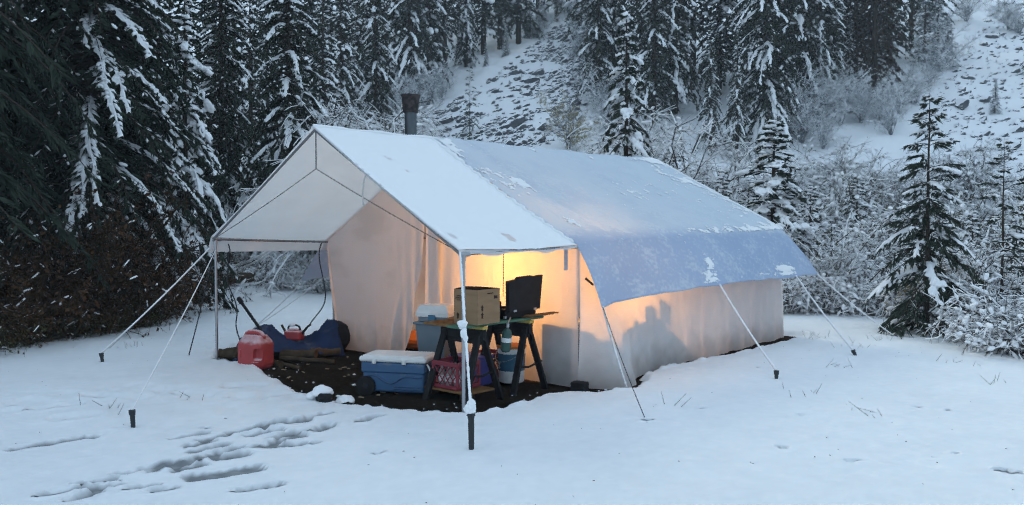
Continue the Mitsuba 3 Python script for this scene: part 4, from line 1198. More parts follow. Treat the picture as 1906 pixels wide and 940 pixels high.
def shrub(seed, H, R, stems=9, kids=7, kids2=5, arch=.5, r0=.016, snow=.8, leaf=None, leaf_n=0, upright=.8, lump=0.0):
    """(stems, snow, leaves): arching stems with two generations of twigs, snow lying along them."""
    rng = np.random.default_rng(seed)
    S, NR = [], []

    def grow(p, d, L, r, gen, n):
        pts, q = [np.array(p)], np.array(d, float)
        for i in range(n):
            q = q + rng.normal(0, .16, 3) + [0, 0, -.05 * arch * (i + 1) * (1 if gen else .8)]
            q /= np.linalg.norm(q)
            pts.append(pts[-1] + q * L / n)
        pts = np.array(pts)
        rr = r * (1 - .75 * np.linspace(0, 1, n + 1))
        S.append(np.hstack([pts[:-1], pts[1:], rr[:-1, None], rr[1:, None]]))
        return pts, rr

    tips = []
    for i in range(stems):
        az = rng.uniform(0, 6.28)
        lean = rng.uniform(.1, 1.0) * R / H * (1.6 - upright)
        p, rr = grow(np.array([math.cos(az), math.sin(az), 0]) * rng.uniform(0, .25) * R * (1.2 - upright), [math.cos(az) * lean, math.sin(az) * lean, 1], H * rng.uniform(.65, 1.1), r0 * rng.uniform(.7, 1.2), 0, 8)
        for j in range(kids):
            t = rng.uniform(.18, .98)
            k = min(7, int(t * 8))
            b = p[k] + (p[k + 1] - p[k]) * (t * 8 - k if t < 1 else 1)
            d = (p[k + 1] - p[k]) / np.linalg.norm(p[k + 1] - p[k]) * .7 + rng.normal(0, .75, 3) + [0, 0, .15]
            d /= np.linalg.norm(d)
            p2, r2 = grow(b, d, R * rng.uniform(.35, .85) * (1.1 - .5 * t), rr[k] * .55, 1, 5)
            tips.append(p2)
            for m in range(kids2):
                t2 = rng.integers(1, 5)
                d2 = (p2[t2 + 1] - p2[t2]) / np.linalg.norm(p2[t2 + 1] - p2[t2]) * .6 + rng.normal(0, .7, 3)
                d2 /= np.linalg.norm(d2)
                p3, _ = grow(p2[t2], d2, R * rng.uniform(.14, .36), r2[t2] * .6, 2, 3)
                tips.append(p3)
    S = np.vstack(S)
    wood = prisms(S[:, :3], S[:, 3:6], S[:, 6] + .0022, S[:, 7] + .0018, 3)
    d = S[:, 3:6] - S[:, :3]
    flat = np.hypot(d[:, 0], d[:, 1]) / (np.linalg.norm(d, axis=1) + 1e-9)
    on = rng.uniform(size=len(S)) < snow * np.clip(flat * 1.25, 0, 1)
    q = S[on]
    w = np.clip(q[:, 6], .003, .012) * rng.uniform(.8, 2.2, len(q)) + .003
    sn = prisms(q[:, :3] + np.array([0, 0, 1]) * (w * .8)[:, None], q[:, 3:6] + np.array([0, 0, 1]) * (w * .7)[:, None], w * 1.05, w * .8, 4)
    if lump:
        m = rng.uniform(size=len(q)) < lump
        cl = q[m]
        if len(cl):
            dd = cl[:, 3:6] - cl[:, :3]
            ll = np.linalg.norm(dd, axis=1)
            sn = cat(sn, clumps(rng, (cl[:, :3] + cl[:, 3:6]) / 2 + [0, 0, .02], ll * .55, rng.uniform(.02, .045, len(cl)), rng.uniform(.014, .03, len(cl)), dd / ll[:, None]))
    lv = None
    if leaf_n:
        T_ = np.vstack(tips)
        b = T_[rng.integers(0, len(T_), leaf_n)] + rng.normal(0, .03, (leaf_n, 3))
        dv = rng.normal(0, 1, (leaf_n, 3)) + [0, 0, -.5]
        dv /= np.linalg.norm(dv, axis=1, keepdims=True)
        ls = leaf * rng.uniform(.6, 1.3, leaf_n)
        lv = blades(b, b + dv * ls[:, None], ls * .55, rng.normal(0, 1, (leaf_n, 3)))
    return wood, sn, lv


def proto(name, parts):
    g = {'type': 'shapegroup'}
    for k, (mesh, m, sm) in parts.items():
        if mesh is not None and len(mesh.faces):
            g[k] = mikit.ply(mesh, m, smooth=sm)
    scene[name] = g


def conifer_proto(name, needles='m_needles', **kw):
    t, c, s = conifer(**kw)
    proto(name, {'trunk': (t, 'm_bark', False), 'crown': (c, needles, False), 'snow': (s, 'm_snow', True)})


def shrub_proto(name, wood='m_twig', leaves='m_leaf_brown', **kw):
    w, s, l = shrub(**kw)
    proto(name, {'branches': (w, wood, False), 'snow': (s, 'm_snow', False), 'leaves': (l, leaves, False)})


def stand(name, of, x, y, label, category, group=None, s=1.0, sz=None, rot=0.0, z=None, sink=.05, lean=(0, 0)):
    k = thing(name, label, category, group)
    z = gz1(x, y, y < 24) - sink if z is None else z
    m = TF().translate([x, y, z]).rotate([1, 0, 0], lean[0]).rotate([0, 1, 0], lean[1]).rotate([0, 0, 1], rot).scale([s, s, sz or s])
    scene[k] = {'type': 'instance', 'to_world': m, 'group': {'type': 'ref', 'id': of}}
    for part in ('snow', 'leaves'):
        if part in scene[of]:
            tag(k + '__' + part, kind='stuff')
    return k


# the kinds (heights are for scale 1)
conifer_proto('spire_a', seed=1, H=10, R=1.25, z0=.6, per_m=18, up=.15, droop=.95, twigs=18, tw=.42, blade=.10, snow=.60, lumps=.30, lump=.8, laden=.55)
conifer_proto('spire_b', seed=2, H=10, R=1.35, z0=1.6, per_m=16, up=.2, droop=1.1, twigs=18, tw=.42, blade=.10, snow=.60, lumps=.30, lump=.8, laden=.40)
conifer_proto('full_a', seed=3, H=10, R=2.1, z0=.5, per_m=17, up=.25, droop=.85, twigs=24, tw=.36, blade=.11, snow=.60, lumps=.30, lump=.9, laden=.40)
conifer_proto('full_b', seed=4, H=10, R=1.8, z0=1.2, per_m=17, up=.2, droop=.95, twigs=22, tw=.36, blade=.11, snow=.60, lumps=.30, lump=.9, shape=.7, laden=.40)
conifer_proto('dark_a', seed=5, H=10, R=1.7, z0=1.2, per_m=17, up=.1, droop=.75, twigs=22, tw=.36, blade=.11, snow=.16, lumps=.10, lump=1.2, shape=.65)
conifer_proto('dark_b', seed=6, H=10, R=1.5, z0=2.4, per_m=16, up=.1, droop=.7, twigs=20, tw=.38, blade=.11, snow=.12, lumps=.06, lump=1.2, shape=.6, gap=.15)
conifer_proto('rusty', 'm_needles_rusty', seed=7, H=10, R=1.9, z0=1.0, per_m=14, up=.1, droop=.6, twigs=20, tw=.36, blade=.10, snow=.05, lumps=.02, shape=.6, gap=.15)
conifer_proto('frosted', 'm_needles_frosted', seed=8, H=5, R=1.1, z0=.2, per_m=26, up=.3, droop=.6, twigs=16, tw=.36, blade=.075, snow=.55, lumps=.25, lump=1.2)
conifer_proto('laden', seed=9, H=4, R=1.05, z0=.2, per_m=24, up=.45, droop=1.15, twigs=20, tw=.34, blade=.06, snow=.60, lumps=.55, lump=1.3, fine=True, laden=.7)
conifer_proto('big_snowy', seed=10, H=13, R=3.0, z0=2.6, per_m=20, up=.15, droop=.95, twigs=66, tw=.36, blade=.065, snow=.80, lumps=.60, lump=1.05, shape=.75, fine=True, side=(.95, -.2), k_bl=4, laden=.55, pad=.48)
conifer_proto('big_dark', seed=12, H=14, R=3.2, z0=2.8, per_m=16, up=.05, droop=.65, twigs=64, tw=.36, blade=.06, snow=.0, lumps=.0, lump=1.6, shape=.6, fine=True, side=(.8, -.6), k_bl=4)
conifer_proto('mid_snowy', seed=13, H=11, R=2.1, z0=1.0, per_m=19, up=.15, droop=.9, twigs=40, tw=.38, blade=.075, snow=.60, lumps=.30, lump=1.0, fine=True, laden=.42)
conifer_proto('young_fir', seed=14, H=3.7, R=1.0, z0=.25, per_m=26, up=.45, droop=.70, twigs=34, tw=.38, blade=.026, snow=.62, lumps=.40, lump=1.9, flat=1.7, gap=.15, shape=.75, trunk_r=.045, fine=True, k_bl=5, laden=.38, pad=.62)
conifer_proto('sapling', trunk_r=.028, seed=15, H=3.2, R=.8, z0=.3, per_m=17, up=.75, droop=.6, twigs=15, tw=.36, blade=.04, snow=.45, lumps=.12, lump=1.6, gap=.2)
shrub_proto('thicket_a', seed=31, H=1.5, R=.95, stems=13, kids=8, kids2=7, arch=.8, snow=.50, lump=.22)
shrub_proto('thicket_b', seed=32, H=1.2, R=1.0, stems=13, kids=8, kids2=7, arch=1.3, snow=.56, upright=.6, lump=.12)
shrub_proto('thicket_c', seed=33, H=2.1, R=1.0, stems=10, kids=10, kids2=6, arch=.55, snow=.46, lump=.20, leaf=.05, leaf_n=420, leaves='m_leaf_green')
shrub_proto('rusty_shrub', seed=34, H=1.7, R=.9, stems=10, kids=8, kids2=5, arch=.6, snow=.55, leaf=.06, leaf_n=700, leaves='m_leaf_brown')
shrub_proto('frost_shrub', wood='m_twig_frost', seed=35, H=2.2, R=.9, stems=12, kids=10, kids2=6, arch=.3, snow=.55, upright=1.0)
shrub_proto('yellow_shrub', wood='m_twig_frost', seed=36, H=2.4, R=1.0, stems=12, kids=9, kids2=6, arch=.3, snow=.35, leaf=.10, leaf_n=900, leaves='m_leaf_yellow', upright=.9)
shrub_proto('bare_tree', seed=37, H=4.2, R=1.7, stems=5, kids=10, kids2=7, arch=.55, r0=.032, snow=.75, upright=.8)
shrub_proto('arched_tree', seed=38, H=3.6, R=1.6, stems=7, kids=11, kids2=8, arch=1.3, r0=.024, snow=.62, upright=.7, lump=.10)
shrub_proto('dark_shrub', wood='m_needles_rusty', seed=39, H=1.8, R=1.0, stems=11, kids=9, kids2=6, arch=.6, snow=.012, leaf=.06, leaf_n=1100, leaves='m_leaf_brown')
shrub_proto('olive_shrub', wood='m_needles_rusty', seed=40, H=1.1, R=.9, stems=11, kids=8, kids2=5, arch=.7, snow=.012, leaf=.06, leaf_n=900, leaves='m_leaf_green')
TREES = [
    ('big_dark', -8.13, 9.6, 1.0, 1.0, 21, 'huge dark conifer at the left edge with hardly any snow on its boughs, nearest one'),
    ('big_dark', -8.16, 12.2, 0.669, 0.929, 282, 'huge dark conifer left of the snow laden one, second from the left edge'),
    ('big_dark', -10.94, 14.5, 1.0, 1.0, 228, 'dark conifer behind the two huge ones at the left edge'),
    ('big_snowy', -7.29, 14.2, 0.896, 0.8, 198, 'broad conifer with thick snow on its drooping boughs, left of the tent'),
    ('laden', -6.82, 17.0, 1.327, 1.659, 286, 'narrow conifer with drooping snow covered boughs in tiers, behind the broad snowy one'),
    ('mid_snowy', -9.1, 25.5, 0.927, 1.091, 87, 'tall conifer with lightly snowed boughs behind the left porch corner'),
    ('mid_snowy', -6.54, 24.0, 0.962, 1.045, 311, 'dark conifer with snow clumps and visible trunk, directly behind the tent peak'),
    ('mid_snowy', -10.06, 22.0, 1.064, 1.182, 120, 'tall dark conifer behind the broad snowy one at the left'),
    ('laden', 2.95, 21.0, 1.47, 1.792, 348, 'young fir with big clumps of snow, rising behind the middle of the tent ridge'),
    ('laden', 6.11, 19.0, 1.874, 1.209, 114, 'small fir bowed under thick snow, right behind the rear tent corner'),
    ('laden', 4.53, 17.5, 0.803, 0.73, 128, 'lowest snow laden fir beside the rear slope of the tent roof'),
    ('mid_snowy', 13.0, 41.81, 1.159, 1.364, 140, 'thick dark fir with large snow clumps above the rear tent corner'),
    ('spire_b', 9.96, 41.13, 0.654, 0.688, 117, 'slim fir with a bare lower trunk above the rear end of the tent, left one'),
    ('spire_b', 11.2, 40.68, 0.632, 0.666, 288, 'slim fir with light snow just left of the thick dark fir'),
    ('young_fir', 6.27, 12.3, 1.044, 0.994, 67, 'open young fir with big lumps of snow at the right edge of the clearing'),
    ('sapling', 7.61, 12.6, 1.117, 1.016, 32, 'thin fir sapling at the far right beside the open young fir'),
    ('sapling', -2.38, 46.19, 1.195, 1.328, 328, 'thin sapling with a bowed snowy tip in front of the rocky slope'),
    ('spire_a', -3.28, 58.44, 0.96, 1.2, 134, 'pale snow covered spire at the left edge of the rocky slope'),
    ('rusty', 20.68, 46.84, 1.26, 1.4, 75, 'dark reddish conifer with bare hanging boughs below the right snow slope, right one'),
    ('rusty', 20.57, 49.09, 1.26, 1.4, 284, 'dark reddish conifer with bare hanging boughs below the right snow slope, left one'),
    ('frosted', 22.25, 45.62, 0.481, 0.481, 262, 'small frosted fir at the left foot of the right snow slope'),
    ('frosted', 27.04, 50.96, 0.874, 0.672, 273, 'frosted fir high on the left edge of the right snow slope'),
    ('frosted', 25.75, 43.64, 0.4, 0.4, 265, 'lone frosted little fir standing on the right snow slope'),
    ('frosted', 35.88, 60.62, 0.319, 0.319, 217, 'small frosted fir at the top of the right snow slope'),
    ('dark_a', 30.71, 48.37, 0.423, 0.325, 349, 'dark fir at the right edge of the picture on the snow slope'),
    ('frosted', -1.85, 58.51, 0.307, 0.384, 47, 'small frosted fir leaning at the left rim of the rocky slope'),
    ('frosted', -0.43, 59.63, 0.44, 0.44, 277, 'small frosted fir on the left rim of the rocky slope, second from below'),
    ('laden', 8.42, 23.0, 1.14, 0.95, 129, 'snow laden little fir deep in the brush right of the tent, left one'),
    ('laden', 11.39, 27.0, 1.155, 1.05, 242, 'snow laden little fir in front of the small snow clearing on the right'),
    ('laden', 9.73, 21.0, 0.975, 0.75, 313, 'low snow laden fir just left of the open young fir'),
    ('laden', 10.44, 18.5, 0.853, 0.775, 162, 'low snow laden fir just right of the open young fir'),
    ('laden', 9.82, 15.8, 0.84, 0.7, 352, 'snow laden fir at the right edge behind the thin sapling'),
    ('laden', 7.0, 24.0, 1.3, 1.0, 73, 'snow laden fir in the brush just left of the bowed fir'),
    ('laden', 7.62, 19.5, 0.98, 0.7, 254, 'low snow laden fir in the brush midway between tent and open young fir'),
    ('laden', 5.38, 27.0, 1.265, 1.15, 51, 'snow laden fir in the brush behind the rear half of the tent ridge'),
]
FOREST = [
    ('full_a', -10.88, 34.12, 0.96, 1.2, 57, 'broad snowy conifer, first from the left in the forest left of the stove pipe', 'broad snowy conifers in the forest left of the stove pipe'),
    ('spire_b', -12.55, 41.98, 1.08, 1.2, 14, 'slim bare trunked conifer in the forest left of the stove pipe', 'slim bare trunked conifers in the forest left of the stove pipe'),
    ('full_a', -9.08, 39.53, 0.96, 1.2, 316, 'broad snowy conifer, second from the left in the forest left of the stove pipe', 'broad snowy conifers in the forest left of the stove pipe'),
    ('full_b', -9.11, 44.09, 0.96, 1.2, 66, 'snow flecked conifer, second from the left in the forest left of the stove pipe', 'snow flecked conifers in the forest left of the stove pipe'),
    ('spire_a', -9.26, 49.22, 1.1, 1.1, 58, 'slim snow covered conifer, first from the left in the forest left of the stove pipe', 'slim snow covered conifers in the forest left of the stove pipe'),
    ('full_b', -7.71, 46.19, 1.04, 1.3, 165, 'snow flecked conifer, third from the left in the forest left of the stove pipe', 'snow flecked conifers in the forest left of the stove pipe'),
    ('spire_a', -7.65, 53.2, 1.2, 1.2, 122, 'slim snow covered conifer, second from the left in the forest left of the stove pipe', 'slim snow covered conifers in the forest left of the stove pipe'),
    ('full_a', -6.56, 52.86, 1.12, 1.4, 93, 'broad snowy conifer in the forest above the rocky slope', 'broad snowy conifers in the forest above the rocky slope'),
    ('dark_a', -5.55, 54.94, 1.26, 1.4, 127, 'dark conifer, third from the left in the forest above the rocky slope', 'dark conifers in the forest above the rocky slope'),
    ('dark_b', -4.59, 56.5, 1.4, 1.4, 119, 'gaunt dark conifer, second from the left in the forest above the rocky slope', 'gaunt dark conifers in the forest above the rocky slope'),
    ('dark_a', -2.13, 60.96, 1.4, 1.4, 139, 'dark conifer, fourth from the left in the forest above the rocky slope', 'dark conifers in the forest above the rocky slope'),
    ('dark_b', -0.94, 62.01, 1.4, 1.4, 229, 'gaunt dark conifer, fifth from the left in the forest above the rocky slope', 'gaunt dark conifers in the forest above the rocky slope'),
    ('dark_a', 0.5, 62.69, 1.54, 1.4, 41, 'dark conifer, sixth from the left in the forest above the rocky slope', 'dark conifers in the forest above the rocky slope'),
    ('dark_b', 2.04, 65.92, 1.3, 1.3, 197, 'gaunt dark conifer, sixth from the left in the forest above the rocky slope', 'gaunt dark conifers in the forest above the rocky slope'),
    ('dark_a', 3.72, 68.71, 1.3, 1.3, 66, 'dark conifer, seventh from the left in the forest above the rocky slope', 'dark conifers in the forest above the rocky slope'),
    ('frosted', 1.36, 64.63, 0.78, 0.6, 198, 'small frosted conifer, first from the left in the forest above the rocky slope', 'small frosted conifers in the forest above the rocky slope'),
    ('frosted', 2.53, 67.25, 0.65, 0.5, 271, 'small frosted conifer, second from the left in the forest above the rocky slope', 'small frosted conifers in the forest above the rocky slope'),
    ('full_b', 5.11, 48.71, 1.02, 1.2, 122, 'snow flecked conifer, first from the left in the forest above the rear tent half', 'snow flecked conifers in the forest above the rear tent half'),
    ('frosted', 4.87, 51.94, 1.32, 1.2, 27, 'small frosted conifer in the forest above the rear tent half', 'small frosted conifers in the forest above the rear tent half'),
    ('dark_a', 6.48, 52.52, 1.4, 1.4, 347, 'dark conifer, second from the left in the forest above the rear tent half', 'dark conifers in the forest above the rear tent half'),
    ('full_b', 7.83, 45.31, 1.17, 1.3, 141, 'snow flecked conifer, second from the left in the forest above the rear tent half', 'snow flecked conifers in the forest above the rear tent half'),
    ('dark_a', 7.84, 50.55, 1.4, 1.4, 164, 'dark conifer, third from the left in the forest above the rear tent half', 'dark conifers in the forest above the rear tent half'),
    ('full_b', 9.32, 46.77, 1.17, 1.3, 1, 'snow flecked conifer, third from the left in the forest above the rear tent half', 'snow flecked conifers in the forest above the rear tent half'),
    ('dark_b', 11.1, 50.21, 1.4, 1.4, 359, 'gaunt dark conifer, second from the left in the forest above the rear tent half', 'gaunt dark conifers in the forest above the rear tent half'),
    ('dark_a', 12.45, 49.39, 1.4, 1.4, 166, 'dark conifer, fourth from the left in the forest above the rear tent half', 'dark conifers in the forest above the rear tent half'),
    ('dark_b', 13.63, 47.79, 1.4, 1.4, 262, 'gaunt dark conifer, third from the left in the forest above the rear tent half', 'gaunt dark conifers in the forest above the rear tent half'),
    ('dark_a', 5.27, 60.51, 1.2, 1.2, 31, 'dark conifer, eighth from the left in the forest above the rocky slope', 'dark conifers in the forest above the rocky slope'),
    ('dark_a', 6.45, 58.51, 1.3, 1.3, 133, 'dark conifer, first from the left in the forest above the rear tent half', 'dark conifers in the forest above the rear tent half'),
    ('full_b', 16.14, 45.96, 1.26, 1.4, 12, 'snow flecked conifer, second from the left in the forest below the right slope', 'snow flecked conifers in the forest below the right slope'),
    ('full_a', 17.39, 46.3, 0.975, 1.3, 248, 'broad snowy conifer in the forest below the right slope', 'broad snowy conifers in the forest below the right slope'),
    ('spire_a', 18.55, 47.25, 0.9, 0.9, 292, 'slim snow covered conifer, first from the left in the forest below the right slope', 'slim snow covered conifers in the forest below the right slope'),
    ('spire_a', 19.71, 47.79, 0.5, 0.5, 120, 'slim snow covered conifer, second from the left in the forest below the right slope', 'slim snow covered conifers in the forest below the right slope'),
    ('full_b', 16.09, 48.1, 1.26, 1.4, 74, 'snow flecked conifer, first from the left in the forest below the right slope', 'snow flecked conifers in the forest below the right slope'),
    ('dark_b', 18.59, 50.58, 1.4, 1.4, 19, 'gaunt dark conifer, first from the left in the forest below the right slope', 'gaunt dark conifers in the forest below the right slope'),
    ('dark_a', 20.68, 52.04, 1.4, 1.4, 292, 'dark conifer, first from the left in the forest below the right slope', 'dark conifers in the forest below the right slope'),
    ('dark_a', 23.77, 51.67, 1.26, 1.4, 337, 'dark conifer, third from the left in the forest below the right slope', 'dark conifers in the forest below the right slope'),
    ('dark_b', 26.89, 55.28, 1.2, 1.2, 96, 'gaunt dark conifer, second from the left in the forest below the right slope', 'gaunt dark conifers in the forest below the right slope'),
    ('dark_a', 29.79, 58.85, 1.2, 1.2, 156, 'dark conifer, fourth from the left in the forest below the right slope', 'dark conifers in the forest below the right slope'),
    ('frosted', 26.09, 51.87, 1.2, 1.0, 288, 'small frosted conifer, first from the left in the forest below the right slope', 'small frosted conifers in the forest below the right slope'),
    ('frosted', 27.69, 53.44, 1.04, 0.8, 149, 'small frosted conifer, second from the left in the forest below the right slope', 'small frosted conifers in the forest below the right slope'),
    ('dark_a', -15.28, 38.41, 1.4, 1.4, 159, 'dark conifer, sixth from the left in the forest left of the stove pipe', 'dark conifers in the forest left of the stove pipe'),
    ('dark_a', -15.71, 46.4, 1.4, 1.4, 298, 'dark conifer, seventh from the left in the forest left of the stove pipe', 'dark conifers in the forest left of the stove pipe'),
    ('dark_b', -13.45, 51.87, 1.4, 1.4, 241, 'gaunt dark conifer, fourth from the left in the forest left of the stove pipe', 'gaunt dark conifers in the forest left of the stove pipe'),
    ('full_b', -12.95, 46.4, 1.04, 1.3, 259, 'snow flecked conifer, first from the left in the forest left of the stove pipe', 'snow flecked conifers in the forest left of the stove pipe'),
    ('dark_a', -12.32, 56.06, 1.4, 1.4, 350, 'dark conifer, ninth from the left in the forest left of the stove pipe', 'dark conifers in the forest left of the stove pipe'),
    ('dark_a', -9.93, 57.18, 1.4, 1.4, 291, 'dark conifer, eleventh from the left in the forest left of the stove pipe', 'dark conifers in the forest left of the stove pipe'),
    ('dark_b', -8.11, 57.69, 1.4, 1.4, 74, 'gaunt dark conifer, sixth from the left in the forest left of the stove pipe', 'gaunt dark conifers in the forest left of the stove pipe'),
    ('dark_a', -6.82, 59.77, 1.4, 1.4, 230, 'dark conifer, second from the left in the forest above the rocky slope', 'dark conifers in the forest above the rocky slope'),
    ('dark_b', -4.18, 64.63, 1.4, 1.4, 227, 'gaunt dark conifer, third from the left in the forest above the rocky slope', 'gaunt dark conifers in the forest above the rocky slope'),
    ('dark_a', -15.17, 35.21, 1.4, 1.4, 38, 'dark conifer, fifth from the left in the forest left of the stove pipe', 'dark conifers in the forest left of the stove pipe'),
    ('dark_b', -10.76, 21.09, 1.32, 1.2, 29, 'gaunt dark conifer, second from the left in the forest left of the stove pipe', 'gaunt dark conifers in the forest left of the stove pipe'),
    ('dark_a', -18.6, 30.21, 1.82, 1.4, 267, 'dark conifer, third from the left in the forest left of the stove pipe', 'dark conifers in the forest left of the stove pipe'),
    ('dark_a', -14.5, 26.06, 1.68, 1.4, 167, 'dark conifer, fourth from the left in the forest left of the stove pipe', 'dark conifers in the forest left of the stove pipe'),
    ('dark_b', -17.04, 32.15, 1.68, 1.4, 353, 'gaunt dark conifer, first from the left in the forest left of the stove pipe', 'gaunt dark conifers in the forest left of the stove pipe'),
    ('dark_a', -22.72, 35.38, 1.82, 1.4, 58, 'dark conifer, second from the left in the forest left of the stove pipe', 'dark conifers in the forest left of the stove pipe'),
    ('dark_a', -13.17, 19.7, 1.44, 1.2, 237, 'dark conifer, first from the left in the forest left of the stove pipe', 'dark conifers in the forest left of the stove pipe'),
    ('dark_b', 9.84, 52.89, 1.4, 1.4, 275, 'gaunt dark conifer, first from the left in the forest above the rear tent half', 'gaunt dark conifers in the forest above the rear tent half'),
    ('dark_a', 16.13, 51.23, 1.4, 1.4, 6, 'dark conifer, fifth from the left in the forest above the rear tent half', 'dark conifers in the forest above the rear tent half'),
    ('dark_a', 22.89, 53.61, 1.4, 1.4, 38, 'dark conifer, second from the left in the forest below the right slope', 'dark conifers in the forest below the right slope'),
    ('full_a', 13.69, 46.4, 1.04, 1.3, 112, 'broad snowy conifer in the forest above the rear tent half', 'broad snowy conifers in the forest above the rear tent half'),
    ('dark_a', -12.58, 63.95, 1.3, 1.3, 160, 'dark conifer, tenth from the left in the forest left of the stove pipe', 'dark conifers in the forest left of the stove pipe'),
    ('dark_b', -14.63, 61.06, 1.3, 1.3, 96, 'gaunt dark conifer, fifth from the left in the forest left of the stove pipe', 'gaunt dark conifers in the forest left of the stove pipe'),
    ('dark_a', -17.29, 57.83, 1.4, 1.4, 25, 'dark conifer, eighth from the left in the forest left of the stove pipe', 'dark conifers in the forest left of the stove pipe'),
    ('dark_a', -10.35, 67.32, 1.3, 1.3, 132, 'dark conifer, twelfth from the left in the forest left of the stove pipe', 'dark conifers in the forest left of the stove pipe'),
    ('dark_b', -6.05, 66.43, 1.3, 1.3, 169, 'gaunt dark conifer, first from the left in the forest above the rocky slope', 'gaunt dark conifers in the forest above the rocky slope'),
    ('dark_a', -8.8, 69.05, 1.3, 1.3, 89, 'dark conifer, first from the left in the forest above the rocky slope', 'dark conifers in the forest above the rocky slope'),
    ('dark_b', -3.38, 70.21, 1.2, 1.2, 319, 'gaunt dark conifer, fourth from the left in the forest above the rocky slope', 'gaunt dark conifers in the forest above the rocky slope'),
    ('dark_a', -0.61, 70.85, 1.2, 1.2, 356, 'dark conifer, fifth from the left in the forest above the rocky slope', 'dark conifers in the forest above the rocky slope'),
    ('dark_b', -19.84, 54.36, 1.4, 1.4, 277, 'gaunt dark conifer, third from the left in the forest left of the stove pipe', 'gaunt dark conifers in the forest left of the stove pipe'),
]
